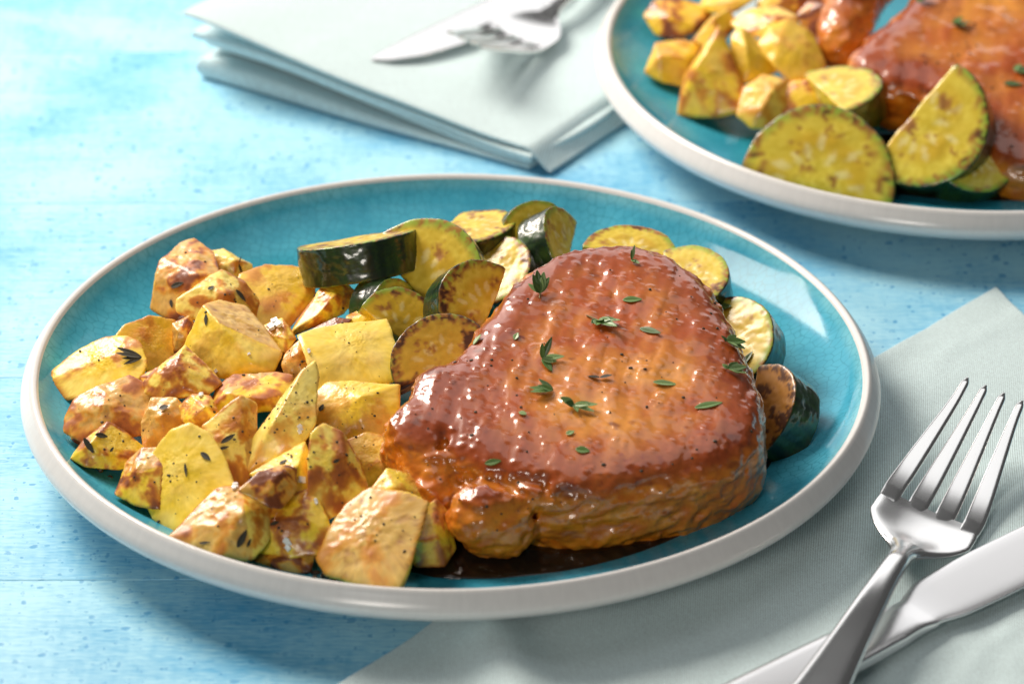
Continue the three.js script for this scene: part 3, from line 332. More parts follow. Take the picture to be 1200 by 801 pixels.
chunk([0.1064, 0.027, -0.2169], [[-1, 0.1, 11], [-1.8, 7.2, 4.3], [-6.8, 7.5, -2.7], [-3.4, 9.7, -6.3], [4, 5, -3.6], [10.7, -2.2, 4.3], [4.9, -3.7, 9.9], [-2.9, -4.6, 12.4], [-6.9, 0.1, 6.9], [-4.8, 0.2, -11.2], [-2.3, 1.5, -14.3], [3, -1.9, -12.3], [7.8, -6.7, -5.9], [3.6, -7.1, -0.8], [-2, -7.5, 1.5], [-4.9, -4.5, -3.1]], {group: 2, brown: 0.2}, 'pale yellow potato diamond in the middle of the back heap');
chunk([0.1213, 0.029, -0.2177], [[4.4, 2.6, 6.2], [-5.6, 5.9, 2.2], [-12.5, 2.5, 0.3], [-7.3, 7.7, -6.2], [-0.6, 9.8, -8.6], [7.9, 5.7, -4.1], [12.8, -2, 7], [7.7, -4.3, 12.4], [-0.8, -5.7, 14], [-7.5, -0.5, 8.7], [-8.9, -4.3, -10.7], [-5.2, -1, -16.2], [-0.3, 0.3, -18.2], [5.8, -2.4, -14.5], [9.3, -7.1, -5], [5.6, -8.3, -0.3], [-0.5, -9.2, 1], [-5.3, -5.7, -3.3]], {group: 2, brown: 0.3}, 'bright smooth yellow potato block right of the pale diamond');
chunk([0.1132, 0.033, -0.2339], [[-1.9, 0.6, 7.4], [4, 4.6, 5.1], [-12.8, -1.3, -2.9], [-6, 2.5, -5.8], [4.2, 4.8, -4.4], [11.6, 4.1, 2.8], [10.9, 1.7, 9], [0.7, -1.4, 10.4], [-8.8, -2.1, 5.5], [-9.1, -6.3, -11.5], [-4.2, -3.6, -13.8], [3.1, -1.7, -12.2], [8.5, -1.3, -5.6], [7.9, -2.5, -0.1], [0.6, -4.7, 0.8], [-6.3, -5.9, -3.8]], {group: 2, brown: 0.7, pale: 0.8}, 'shiny pinkish potato nub behind the bright smooth block');
chunk([0.1002, 0.028, -0.2633], [[-6, 0.3, 3.3], [2.9, 2.7, 5.4], [-9.7, -2.4, 0.4], [-6.8, 1.9, -6.2], [7, 5.8, -3.2], [11.1, 3.4, 5.1], [3.4, -0.6, 8.6], [-5.2, -2.2, 5.7], [-6.9, -7.2, -9.5], [-4.8, -4.7, -15.1], [5.1, -1.2, -11.9], [8.1, -2.2, -4.4], [2.6, -4.8, -1.6], [-3.7, -6.4, -4.5]], {group: 2, brown: 0.3}, 'golden potato chunk cut by the top edge of the photo, left of the shiny nub');
chunk([0.1336, 0.03, -0.2406], [[1.7, 1, 5.6], [2.2, 7.4, 0.9], [-9.1, 2.6, -0.9], [-4, 6.8, -4.5], [4.6, 6, -3.8], [8, 0.3, 3.5], [4.5, -5.8, 10], [-4.1, -3.6, 7], [-6.5, -3.5, -10.1], [-2.8, -0.5, -13], [3.4, -1.1, -12.4], [5.8, -4.7, -6.3], [3.3, -8.8, -0.9], [-2.8, -7.4, -3.5]], {group: 2, brown: 1.2}, 'browned potato chunk against the chop lobe on the back plate');
chunk([0.1233, 0.03, -0.2586], [[3.9, -0.5, 5.7], [1.8, 4, 2.6], [-12.7, -1.1, 0.5], [-6.8, 4.5, -3.6], [12.2, 6.2, -2.6], [13.9, 0.5, 3.6], [1.8, -2.8, 6.7], [-8.6, -2, 5.1], [-9, -6.2, -9.2], [-4.8, -2.3, -12.4], [8.9, -0.8, -11.3], [10.1, -4.6, -6.2], [1.4, -6.8, -3.7], [-6.1, -6.4, -5.1]], {group: 2, brown: 0.9}, 'golden chunk at the top edge of the photo, beside the back chop');
chunk([0.1101, 0.02, -0.1944], [[-1.3, 1.5, 8.5], [3.5, 7.4, 3.4], [-9.8, -1.9, 6], [-7.4, 5, -2.3], [0.4, 8.7, -7.1], [9.4, 6.6, -5.9], [10.3, 0.2, 3], [1.9, -5.2, 10.4], [-4.8, -5, 10.7], [-6.9, -7.2, -6], [-5.2, -2.7, -12.8], [0.4, -0.4, -16.9], [6.9, -1.9, -16.1], [7.5, -5.9, -8.5], [1.4, -9.2, -2.2], [-3.4, -9, -1.9]], {group: 2, brown: 0.4, pale: 0.5}, 'pale potato cube with one dark speck behind the seared zucchini half-moon');
chunk([0.1257, 0.022, -0.1962], [[3.1, 1.4, 6.1], [0.6, 6.2, -0.7], [-12.6, -0.6, 4], [-6.8, 4, -4.1], [8.3, 5.2, -7.3], [13.2, 3.1, -2.8], [4.8, -1.8, 8.9], [-7, -3.9, 11.8], [-9, -5.4, -5.9], [-4.8, -2.7, -12.9], [6, -2.2, -15.8], [9.6, -3.3, -11.8], [3.5, -5.8, -1.5], [-4.9, -7.1, 1]], {group: 2, brown: 0.7}, 'potato chunk between the pale cube and the zucchini on the back plate');

// ------------------------------------------------------------------ zucchini
const skinMat = new THREE.MeshPhysicalMaterial({ vertexColors: true, roughness: 0.34, clearcoat: 0.8, clearcoatRoughness: 0.12, ior: 1.45 }); skinMat.name = 'zucchini skin';
const fleshMat = new THREE.MeshPhysicalMaterial({ vertexColors: true, roughness: 0.40, clearcoat: 0.35, clearcoatRoughness: 0.16, ior: 1.42 }); fleshMat.name = 'zucchini flesh';
let zucNo = 0;
// a slice of radius R and thickness T; half: how far the flat cut lies below the centre; n: where the cut face looks; up: where the round side looks
function zucchini(pos, n, up, R, T, cut, o, label, group) {
  const no = ++zucNo, C = V3(pos), Zx = V3(n).normalize(), Yx = V3(up); Yx.addScaledVector(Zx, -Yx.dot(Zx)).normalize(); const Xx = new THREE.Vector3().crossVectors(Yx, Zx);
  const cy = (R - cut) / 2; // middle of the piece above the cut
  const planes = [], arcs = 36;
  for (let i = 0; i < arcs; i++) { const a = i / arcs * Math.PI * 2, nn = new THREE.Vector3(Math.cos(a), Math.sin(a), 0); const dd = R * (1 + 0.02 * Math.sin(a * 3 + no)) - nn.y * cy; if (nn.y > -0.75 || cut > R * 0.8) planes.push({ n: nn, d: dd, arc: true }); }
  planes.push({ n: new THREE.Vector3(0, 0.0, 1), d: T / 2 }, { n: new THREE.Vector3(0, 0.0, -1), d: T / 2 });
  if (cut < R * 0.9) planes.push({ n: new THREE.Vector3(0, -1, 0), d: cut + cy });
  const Rf = rounded(planes, 34), { d, index } = ball(o.far ? 20 : 30), P = [], col = [], kind = [], out = {}, sx = no * 31.7, sear = o.sear ?? 0.5;
  const flatter = T / (1.7 * R); 
  for (const v0 of d) {
    const v = new THREE.Vector3(v0.x, v0.y, v0.z * flatter).normalize();
    let r = Rf(v.x, v.y, v.z, out); const x = v.x * r, y = v.y * r + cy, z = v.z * r, rho = Math.hypot(x, y) / R, X = x * 1000 + sx, Y = y * 1000, Z = z * 1000;
    const arc = planes[out.k].arc, skin = arc && rho > 0.93; kind.push(skin ? 1 : 0);
    const fine = fbm(X * 0.5, Y * 0.5, Z * 0.5, 3), big = fbm(X * 0.12, Y * 0.12, Z * 0.12, 3);
    r += 0.0009 * big + (skin ? 0.00015 : 0.00028) * fine;
    P.push(v.x * r, v.y * r + 0, v.z * r);
    if (skin) {
      const st = N3(X * 0.5, Y * 0.5, Z * 0.06), fl = N3(X * 1.3, Y * 1.3, Z * 1.3);
      let c = mixc([0.004, 0.018, 0.005], [0.028, 0.075, 0.010], clamp(0.35 + st * 0.9 + fl * 0.3, 0, 1)); c = mixc(c, [0.06, 0.035, 0.012], ss(big, 0.15, 0.4) * 0.5); col.push(...c);
    } else {
      const ang = Math.atan2(y, x), sa = ang / 0.42, si = Math.round(sa), sr = 0.42 + 0.12 * Math.sin(si * 2.7 + no), seedAt = Math.hypot((sa - si) * 0.42 * rho / 0.05, (rho - sr) / 0.13), pip = z > 0 || true ? 1 - ss(seedAt, 0.7, 1.05) : 0, seeds = ss(rho, 0.15, 0.5) * (1 - ss(rho, 0.55, 0.7));
      let c = mixc([0.72, 0.53, 0.025], [0.82, 0.70, 0.11], clamp(0.5 + fine * 1.3, 0, 1));
      c = mixc(c, [0.66, 0.42, 0.025], clamp(seeds * (0.5 + big) + (o.gold ?? 0.3), 0, 1)); c = mixc(c, [0.90, 0.78, 0.36], pip * 0.55); c = mixc(c, [0.30, 0.42, 0.045], ss(rho, 0.80, 0.95));
      const n1 = fbm(X * 0.13 + 70, Y * 0.13, Z * 0.13, 4), n2 = fbm(X * 0.55, Y * 0.55 + 30, Z * 0.55, 3);
      const s = clamp(sear * (0.9 * ss(n1 + 0.3 * n2, 0.03, 0.42) + 0.75 * ss(rho, 0.75, 0.93) * ss(n2, -0.2, 0.25)) + Math.max(0, sear - 0.8) * 0.9, 0, 1);
      c = mixc(c, [0.40, 0.17, 0.03], ss(s, 0.1, 0.55)); c = mixc(c, [0.085, 0.03, 0.012], ss(s, 0.5, 1.0)); const k = 1 + 0.2 * fine; col.push(c[0] * k, c[1] * k, c[2] * k);
    }
  }
  const full = new THREE.BufferGeometry(); full.setAttribute('position', new THREE.Float32BufferAttribute(P, 3)); full.setAttribute('color', new THREE.Float32BufferAttribute(col, 3)); full.setIndex(new THREE.BufferAttribute(index, 1)); full.computeVertexNormals();
  const isk = [], ifl = []; for (let i = 0; i < index.length; i += 3) { const s = kind[index[i]] + kind[index[i + 1]] + kind[index[i + 2]]; (s >= 2 ? isk : ifl).push(index[i], index[i + 1], index[i + 2]); }
  const t = thing('zucchini_slice', label, 'zucchini', C, group); t.quaternion.setFromRotationMatrix(new THREE.Matrix4().makeBasis(Xx, Yx, Zx));
  const pick = (idx) => { const g = full.clone(); g.setIndex(idx); return g; };
  if (ifl.length) part('flesh', pick(ifl), fleshMat, t); if (isk.length) part('skin', pick(isk), skinMat, t);
  const q = t.quaternion.clone().invert(), l = new THREE.Vector3();
  solids.push({ c: C, r: R * 1.4, depth: (p) => { l.copy(p).sub(C).applyQuaternion(q); const m = l.length() + 1e-9; return Rf(l.x / m, l.y / m, l.z / m) - m; } });
}
const ZG = 'pan-seared zucchini pieces on the front plate', ZB = 'pan-seared zucchini pieces on the back plate';
zucchini([-0.0293, 0.041, -0.04], [-0.168, 0.915, -0.367], [-0.059, 0.382, 0.922], 0.0205, 0.0128, 0.003, { sear: 0.9 }, 'zucchini half-moon lying flat with its long dark green skin edge towards the potatoes', ZG);
zucchini([-0.0017, 0.039, -0.0388], [-0.308, 0.707, 0.637], [0.675, 0.689, -0.265], 0.0235, 0.010, 0.001, { sear: 0.7, gold: 0.5 }, 'tall yellow zucchini half-moon with a black fleck, leaning beside the lying half-moon', ZG);
zucchini([-0.0229, 0.033, -0.0261], [0.749, 0.365, 0.552], [-0.504, 0.853, -0.137], 0.0115, 0.011, 0.003, { sear: 0.5 }, 'small dark green zucchini wedge poking out below the lying half-moon', ZG);
zucchini([0.0022, 0.041, -0.0102], [0.447, 0.639, 0.626], [-0.855, 0.518, -0.011], 0.0175, 0.011, 0.001, { sear: 0.95 }, 'zucchini half-moon with brown blotches and skin on its left, against the chop', ZG);
zucchini([-0.0052, 0.037, 0.0099], [0.044, 0.797, 0.603], [-0.346, 0.896, -0.279], 0.0172, 0.007, 0.001, { sear: 1.12, gold: 0.8 }, 'dark translucent zucchini slice between the square potato and the chop', ZG);
zucchini([0.0104, 0.026, -0.0722], [-0.155, 0.979, -0.134], [0.881, 0.023, 0.473], 0.0155, 0.019, 0.010, { sear: 0.95 }, 'thick zucchini piece with a toasted brown top behind the chop', ZG);
zucchini([-0.0136, 0.03, -0.0191], [0.245, 0.749, 0.616], [0.613, 0.766, -0.192], 0.0150, 0.009, 0.002, { sear: 0.8, gold: 0.9 }, 'golden zucchini piece half hidden behind the blotchy half-moon', ZG);
zucchini([0.0198, 0.027, -0.055], [-0.313, 0.894, 0.322], [0.768, 0.64, 0.025], 0.0150, 0.012, 0.002, { sear: 0.9 }, 'shaded zucchini piece between the toasted piece and the chop', ZG);
zucchini([0.0236, 0.033, -0.0744], [0.244, 0.601, 0.761], [-0.912, 0.354, -0.208], 0.012, 0.007, 0.003, { sear: 0.5 }, 'narrow zucchini sliver left of the pointed green wedge', ZG);
zucchini([0.0305, 0.034, -0.0665], [0.812, 0.535, 0.232], [-0.555, 0.83, 0.057], 0.0155, 0.011, 0.0, { sear: 0.5 }, 'pointed zucchini wedge with dark skin facing front behind the top of the chop', ZG);
zucchini([0.0592, 0.035, -0.0573], [0.05, 0.986, 0.161], [0.213, 0.657, -0.723], 0.0155, 0.008, 0.001, { sear: 0.6 }, 'yellow-green zucchini slice just showing over the back edge of the chop', ZG);
zucchini([0.0804, 0.032, -0.036], [-0.205, 0.966, 0.156], [0.903, 0.428, 0.011], 0.0175, 0.012, 0.003, { sear: 0.7 }, 'zucchini slice with seared pale face at the upper right of the chop', ZG);
zucchini([0.0951, 0.026, -0.0136], [-0.46, 0.801, 0.383], [0.859, 0.489, -0.151], 0.018, 0.010, 0.002, { sear: 0.65 }, 'pale zucchini half-moon standing at the right of the chop, second from the front', ZG);
zucchini([0.1033, 0.02, 0.0249], [-0.694, 0.673, 0.256], [0.854, 0.335, 0.398], 0.0185, 0.012, 0.001, { sear: 1.35, gold: 0.6 }, 'charred zucchini piece with broad dark green skin at the right foot of the chop', ZG);
zucchini([0.1296, 0.019, -0.1555], [-0.126, 0.725, 0.677], [0.209, 0.898, -0.386], 0.0278, 0.012, 0.005, { sear: 0.85, gold: 0.3, far: 1 }, 'large seared zucchini half-moon at the front of the back plate', ZB);
zucchini([0.1711, 0.025, -0.1524], [-0.312, 0.672, 0.671], [0.76, -0.503, 0.412], 0.0245, 0.014, 0.004, { sear: 0.8, gold: 0.3, far: 1 }, 'curved zucchini slice with thick green skin right of the large half-moon', ZB);
zucchini([0.1413, 0.026, -0.1868], [-0.199, 0.98, 0.016], [0.65, 0.711, -0.27], 0.019, 0.012, 0.002, { sear: 0.8, gold: 0.3, far: 1 }, 'browned zucchini slice with a green right edge behind the large half-moon', ZB);
zucchini([0.18, 0.015, -0.1479], [0.203, 0.859, 0.47], [0.295, -0.456, 0.84], 0.016, 0.012, 0.006, { sear: 0.5, far: 1 }, 'dark green zucchini piece lying low under the curved slice on the back plate', ZB);

// ------------------------------------------------------------------ chops
const meatMat = new THREE.MeshPhysicalMaterial({ vertexColors: true, roughness: 0.34, clearcoat: 0.85, clearcoatRoughness: 0.06, ior: 1.48 }); meatMat.name = 'glazed pork';
const smin = (a, b, k) => { const h = Math.max(k - Math.abs(a - b), 0) / k; return Math.min(a, b) - h * h * k * 0.25; };
const smax = (a, b, k) => -smin(-a, -b, k);
function capsule(p, a, b, r1, r2) {
  const bx = b[0] - a[0], by = b[1] - a[1], bz = b[2] - a[2], t = clamp(((p[0] - a[0]) * bx + (p[1] - a[1]) * by + (p[2] - a[2]) * bz) / (bx * bx + by * by + bz * bz), 0, 1);
  return Math.hypot(p[0] - a[0] - bx * t, p[1] - a[1] - by * t, p[2] - a[2] - bz * t) - (r1 + (r2 - r1) * t);
}
// all in millimetres in the chop's own frame: y = 0 is the seared top, x right, z towards the eater
function makeChop(outline, thick, lobes, grooves, cell, name, label, origin, tilt, seedAt) {
  const sm = []; { const c = new THREE.CatmullRomCurve3(outline.map((p) => new THREE.Vector3(p[0], 0, p[1])), true, 'centripetal'); for (const p of c.getPoints(140)) sm.push([p.x, p.z]); sm.pop(); }
  const flat = (x, z) => { let d = 1e9, inside = false; for (let i = 0, j = sm.length - 1; i < sm.length; j = i++) { const a = sm[i], b = sm[j], ex = b[0] - a[0], ez = b[1] - a[1], wx = x - a[0], wz = z - a[1], t = clamp((wx * ex + wz * ez) / (ex * ex + ez * ez), 0, 1); d = Math.min(d, (wx - ex * t) ** 2 + (wz - ez * t) ** 2); if ((a[1] > z) !== (b[1] > z) && x < (b[0] - a[0]) * (z - a[1]) / (b[1] - a[1]) + a[0]) inside = !inside; } return Math.sqrt(d) * (inside ? -1 : 1); };
  const s0 = seedAt;
  const base = (x, y, z, f) => {
    const bulge = 2.2 * Math.sin(clamp(-y / thick, 0, 1) * Math.PI) - 2.5 * ss(-y, thick * 0.55, thick);
    const edge = f - bulge, top = y - (0.8 * fbm(x * 0.05 + s0, z * 0.05, 3, 3) - 1.2 * ss(f, -14, 0)), bot = -y - thick;
    let d = smax(smax(edge, top, 8.5), bot, 8);
    for (const l of lobes) d = smin(d, capsule([x, y, z], l[0], l[1], l[2], l[3]), l[4] ?? 3);
    for (const g of grooves) d = smax(d, -capsule([x, y, z], g[0], g[1], g[2], g[3]), 3);
    return d;
  };
  const rough = (x, y, z, d0) => {
    if (d0 > 4 || d0 < -4) return d0;
    const onTop = ss(y, -5, -1.5), side = 1 - onTop;
    const lumps = fbm(x * 0.085 + s0, y * 0.13, z * 0.085, 3) * 2.6 * side + Math.abs(N3(x * 0.16 + s0, y * 0.22, z * 0.16)) * -1.3 * side;
    let bub = 0;
    if (onTop > 0) { const gx = Math.floor(x / 2.6), gz = Math.floor(z / 2.6); for (let a = -1; a <= 1; a++) for (let b = -1; b <= 1; b++) { const hx = Math.abs(Math.sin((gx + a) * 127.1 + (gz + b) * 311.7) * 43758.5453) % 1, hz = Math.abs(Math.sin((gx + a) * 269.5 + (gz + b) * 183.3) * 43758.5453) % 1; if ((hx * 7.3 + hz * 3.1) % 1 > 0.5) continue; const rr = 0.55 + 0.75 * ((hx * 13.7) % 1), q = ((x - (gx + a + hx) * 2.6) ** 2 + (z - (gz + b + hz) * 2.6) ** 2) / (rr * rr); if (q < 1) bub = Math.max(bub, Math.sqrt(1 - q) * rr * 0.20); } }
    const fibre = Math.abs(N3(x * 0.20 + z * 0.05 + s0, 7, z * 0.03 + x * 0.01)) * onTop, pebble = fbm(x * 0.42 + s0, y * 0.42, z * 0.22, 3), wave = fbm(x * 0.115 + s0, 4, z * 0.055, 2);
    return d0 - (lumps + onTop * (0.55 * fibre + 0.20 * pebble + 1.3 * wave + 1.25 * bub) + side * 0.75 * fbm(x * 0.38, y * 0.38 + s0, z * 0.38, 3));
  };
  let lo = [1e9, -thick - 3, 1e9], hi = [-1e9, 4, -1e9];
  for (const p of outline) { lo[0] = Math.min(lo[0], p[0] - 7); hi[0] = Math.max(hi[0], p[0] + 7); lo[2] = Math.min(lo[2], p[1] - 7); hi[2] = Math.max(hi[2], p[1] + 7); }
  for (const l of lobes) for (const e of [l[0], l[1]]) { const r = Math.max(l[2], l[3]) + 4; for (const k of [0, 1, 2]) { lo[k] = Math.min(lo[k], e[k] - r); hi[k] = Math.max(hi[k], e[k] + r); } }
  lo[1] = Math.max(lo[1], -thick - 6);
  const n = [0, 1, 2].map((k) => Math.ceil((hi[k] - lo[k]) / cell) + 1), F = new Float32Array(n[0] * n[1] * n[2]), at = (i, j, k) => (k * n[1] + j) * n[0] + i;
  for (let k = 0; k < n[2]; k++) for (let i = 0; i < n[0]; i++) {
    const x = lo[0] + i * cell, z = lo[2] + k * cell, f = flat(x, z);
    for (let j = 0; j < n[1]; j++) { const y = lo[1] + j * cell; F[at(i, j, k)] = rough(x, y, z, base(x, y, z, f)); }
  }
  // surface nets
  const id = new Int32Array(F.length).fill(-1), P = [], idx = [], cube = []; for (let c = 0; c < 8; c++) cube.push([c & 1, (c >> 1) & 1, c >> 2]);
  const edges = []; for (let a = 0; a < 8; a++) for (let b = a + 1; b < 8; b++) if ([1, 2, 4].includes(a ^ b)) edges.push([a, b]);
  for (let k = 0; k < n[2] - 1; k++) for (let j = 0; j < n[1] - 1; j++) for (let i = 0; i < n[0] - 1; i++) {
    const v = cube.map((c) => F[at(i + c[0], j + c[1], k + c[2])]); let m = 0; for (const q of v) if (q < 0) m++; if (m === 0 || m === 8) continue;
    let sx = 0, sy = 0, sz = 0, e = 0; for (const [a, b] of edges) if ((v[a] < 0) !== (v[b] < 0)) { const t = v[a] / (v[a] - v[b]); sx += lerp(cube[a][0], cube[b][0], t); sy += lerp(cube[a][1], cube[b][1], t); sz += lerp(cube[a][2], cube[b][2], t); e++; }
    id[at(i, j, k)] = P.length / 3; P.push(lo[0] + (i + sx / e) * cell, lo[1] + (j + sy / e) * cell, lo[2] + (k + sz / e) * cell);
  }
  const quad = (a, b, c, d, flip) => { if (a < 0 || b < 0 || c < 0 || d < 0) return; if (flip) idx.push(a, c, b, a, d, c); else idx.push(a, b, c, a, c, d); };
  for (let k = 1; k < n[2] - 1; k++) for (let j = 1; j < n[1] - 1; j++) for (let i = 1; i < n[0] - 1; i++) {
    const s = F[at(i, j, k)] < 0;
    if (s !== F[at(i + 1, j, k)] < 0) quad(id[at(i, j - 1, k - 1)], id[at(i, j, k - 1)], id[at(i, j, k)], id[at(i, j - 1, k)], !s);
    if (s !== F[at(i, j + 1, k)] < 0) quad(id[at(i - 1, j, k - 1)], id[at(i - 1, j, k)], id[at(i, j, k)], id[at(i, j, k - 1)], !s);
    if (s !== F[at(i, j, k + 1)] < 0) quad(id[at(i - 1, j - 1, k)], id[at(i, j - 1, k)], id[at(i, j, k)], id[at(i - 1, j, k)], !s);
  }
  const col = [], pos = new Float32Array(P.length); let cx = 0, cz = 0; for (const p of outline) { cx += p[0] / outline.length; cz += p[1] / outline.length; }
  for (let i = 0; i < P.length; i += 3) {
    const x = P[i], y = P[i + 1], z = P[i + 2], f = flat(x, z); pos[i] = x * 1e-3; pos[i + 1] = y * 1e-3; pos[i + 2] = z * 1e-3;
    const n1 = fbm(x * 0.045 + s0, z * 0.055, 1, 4), n2 = fbm(x * 0.2 + s0, y * 0.2, z * 0.2, 4), n3 = fbm(x * 0.7, y * 0.7 + s0, z * 0.7, 2), streak = N3(x * 0.26 + z * 0.06 + s0, 3, z * 0.035);
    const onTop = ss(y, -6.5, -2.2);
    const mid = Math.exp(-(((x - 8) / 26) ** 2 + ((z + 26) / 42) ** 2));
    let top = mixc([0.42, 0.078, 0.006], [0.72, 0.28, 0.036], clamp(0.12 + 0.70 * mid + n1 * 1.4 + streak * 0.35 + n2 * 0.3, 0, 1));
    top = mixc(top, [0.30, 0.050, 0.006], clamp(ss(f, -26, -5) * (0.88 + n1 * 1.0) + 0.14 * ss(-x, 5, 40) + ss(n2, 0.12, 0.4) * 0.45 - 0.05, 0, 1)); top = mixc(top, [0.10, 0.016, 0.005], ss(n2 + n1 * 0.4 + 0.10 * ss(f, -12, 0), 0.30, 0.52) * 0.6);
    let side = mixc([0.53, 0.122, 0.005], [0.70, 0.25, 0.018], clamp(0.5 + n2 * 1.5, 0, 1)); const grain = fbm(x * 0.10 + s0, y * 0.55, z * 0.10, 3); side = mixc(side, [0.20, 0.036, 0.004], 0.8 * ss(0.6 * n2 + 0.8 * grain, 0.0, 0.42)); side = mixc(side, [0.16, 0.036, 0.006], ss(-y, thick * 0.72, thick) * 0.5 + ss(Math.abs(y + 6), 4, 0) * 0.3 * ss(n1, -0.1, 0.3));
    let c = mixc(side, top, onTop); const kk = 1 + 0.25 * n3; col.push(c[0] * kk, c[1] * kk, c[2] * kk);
  }
  const g = new THREE.BufferGeometry(); g.setAttribute('position', new THREE.BufferAttribute(pos, 3)); g.setAttribute('color', new THREE.Float32BufferAttribute(col, 3)); g.setIndex(idx); g.computeVertexNormals();
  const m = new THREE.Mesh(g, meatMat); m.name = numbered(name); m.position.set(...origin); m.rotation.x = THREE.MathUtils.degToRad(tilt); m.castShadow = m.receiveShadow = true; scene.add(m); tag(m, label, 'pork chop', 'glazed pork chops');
  m.updateMatrix(); const inv = m.matrix.clone().invert(), l = new THREE.Vector3();
  const C = new THREE.Vector3(cx, -thick / 2, cz).multiplyScalar(1e-3).applyMatrix4(m.matrix);
  solids.push({ c: C, r: 0.095, depth: (p) => { l.copy(p).applyMatrix4(inv).multiplyScalar(1e3); return -rough(l.x, l.y, l.z, base(l.x, l.y, l.z, flat(l.x, l.z))) * 1e-3; } });
  const nrm = g.attributes.normal; let t = 0;
  for (let i = 0; i < 90 && t < 20000; t++) { const k = Math.floor(rnd() * P.length / 3); if (nrm.getY(k) < 0.5) continue; pepperSpots.push([new THREE.Vector3().fromBufferAttribute(g.attributes.position, k).applyMatrix4(m.matrix), new THREE.Vector3().fromBufferAttribute(nrm, k), 0.0002 + 0.0004 * rnd() ** 2]); i++; }
  return m;
}
const chopOutline = [[-22.4, -95.3], [-15.4, -103.2], [-7.5, -109.1], [2.7, -111.6], [14, -111.5], [23.6, -107.6], [30.8, -100.8], [36.8, -90.7], [41.6, -79.9], [45.2, -67.6], [47.7, -55.4], [49.8, -41.9], [50.5, -29.8], [48.1, -19], [40.8, -9.9], [29.1, -3.5], [18.1, 0.1], [8.7, 2.7], [-2.6, 4.5], [-13.2, 4.4], [-20.7, 2.1], [-27.7, -3.2], [-36.2, -7.8], [-42.8, -14.7], [-46.9, -23.5], [-48.5, -32.4], [-49, -41.8], [-45.5, -50.9], [-40.3, -60.9], [-35, -72.2], [-29.7, -83.3]];
makeChop(chopOutline, 37,
  [[[-47.1, -10, -45.4], [-52.7, -13, -27.8], 9, 10.5, 7], [[-52.7, -13, -27.8], [-48, -16, -8.1], 10.5, 9, 7], [[-33.8, -14, 3.1], [-28.2, -16, 3.2], 11.5, 11, 1.6]],
  [[[-45.6, 2, -23.2], [-45, -18, -9.2], 0.9, 1.3], [[-15.1, -2, -0.1], [-20.6, -24, 5.1], 0.9, 1.3], [[-35.2, -2, -2.5], [-17.1, -2, -0.1], 1.2, 0.9], [[-42.3, -4, -7.7], [-41.7, -20, 9.2], 1.4, 1.2]],
  0.62, 'pork_chop', 'whole glazed pork chop in full view, sprinkled with thyme on the front plate', [0.0436, 0.037, 0.0871], 11, 11.3);
const chop2 = [[-26.7, 0.8], [-21.5, -12.6], [-10.1, -26.2], [7.3, -50.7], [40.4, -71.5], [75.5, -50.3], [81.6, 0.6], [65, 39.3], [45.1, 58], [27, 62.6], [13.5, 50.8], [3.6, 28.3], [-6, 18.6], [-17.8, 15.6]];
makeChop(chop2, 27, [[[-23.3, -12, -46.4], [-29.6, -14, -21], 11, 9, 2.5], [[-10.4, -8, -56.5], [-23.6, -10, -43.7], 9, 9, 3]], [[[-18.4, 0, -30.3], [-24.6, -14, -8.4], 1.6, 1.6]],
  1.0, 'pork_chop', 'glazed pork chop cut off by the right edge of the photo, on the back plate', [0.1692, 0.037, -0.2011], 12, 47.9);

// ------------------------------------------------------------------ pan sauce
const sauceMat = new THREE.MeshPhysicalMaterial({ color: new THREE.Color().setRGB(0.022, 0.010, 0.004), roughness: 0.04, transparent: true, opacity: 0.86, ior: 1.45 }); sauceMat.name = 'pan sauce';
function puddle(pts, y0, name, label) {
  const c = new THREE.CatmullRomCurve3(pts.map((p) => new THREE.Vector3(p[0], 0, p[2])), true, 'centripetal').getPoints(160); c.pop();
  const mid = c.reduce((a, b) => a.add(b), new THREE.Vector3()).divideScalar(c.length), rings = [[0, 1], [0.5, 1], [0.85, 1], [0.94, 0.93], [0.975, 0.75], [0.993, 0.4], [1, 0]], P = [0, 0.0009, 0], idx = [], n = c.length;
  for (let r = 1; r < rings.length; r++) for (const p of c) P.push((p.x - mid.x) * rings[r][0], (rings[r][1] ? 0.0009 * rings[r][1] : -0.0016), (p.z - mid.z) * rings[r][0]);
  for (let i = 0; i < n; i++) idx.push(0, 1 + (i + 1) % n, 1 + i);
  for (let r = 0; r < rings.length - 2; r++) for (let i = 0; i < n; i++) { const a = 1 + r * n + i, b = 1 + r * n + (i + 1) % n; idx.push(a, b, a + n, b, b + n, a + n); }
  const g = new THREE.BufferGeometry(); g.setAttribute('position', new THREE.Float32BufferAttribute(P, 3)); g.setIndex(idx); g.computeVertexNormals();
  if (g.attributes.normal.getY(0) < 0) { for (let i = 0; i < idx.length; i += 3) { const t = idx[i]; idx[i] = idx[i + 1]; idx[i + 1] = t; } g.setIndex(idx); g.computeVertexNormals(); }
  const m = new THREE.Mesh(g, sauceMat); m.name = numbered(name); m.position.set(mid.x, y0, mid.z); scene.add(m); m.castShadow = m.receiveShadow = true; tag(m, label, 'sauce', 'puddles of pan sauce');
}
puddle([[-0.0146, 0.01, 0.0928], [-0.0069, 0.01, 0.1014], [0.0082, 0.01, 0.1043], [0.0283, 0.01, 0.1022], [0.0486, 0.01, 0.0972], [0.0667, 0.01, 0.0889], [0.0826, 0.01, 0.0756], [0.0965, 0.01, 0.059], [0.1016, 0.01, 0.04], [0.0979, 0.01, 0.0141], [0.0716, 0.01, 0.0346], [0.0318, 0.01, 0.0495], [-0.002, 0.01, 0.064]], 0.0111, 'sauce_puddle', 'dark brown glossy pan sauce pooled round the foot of the front chop');
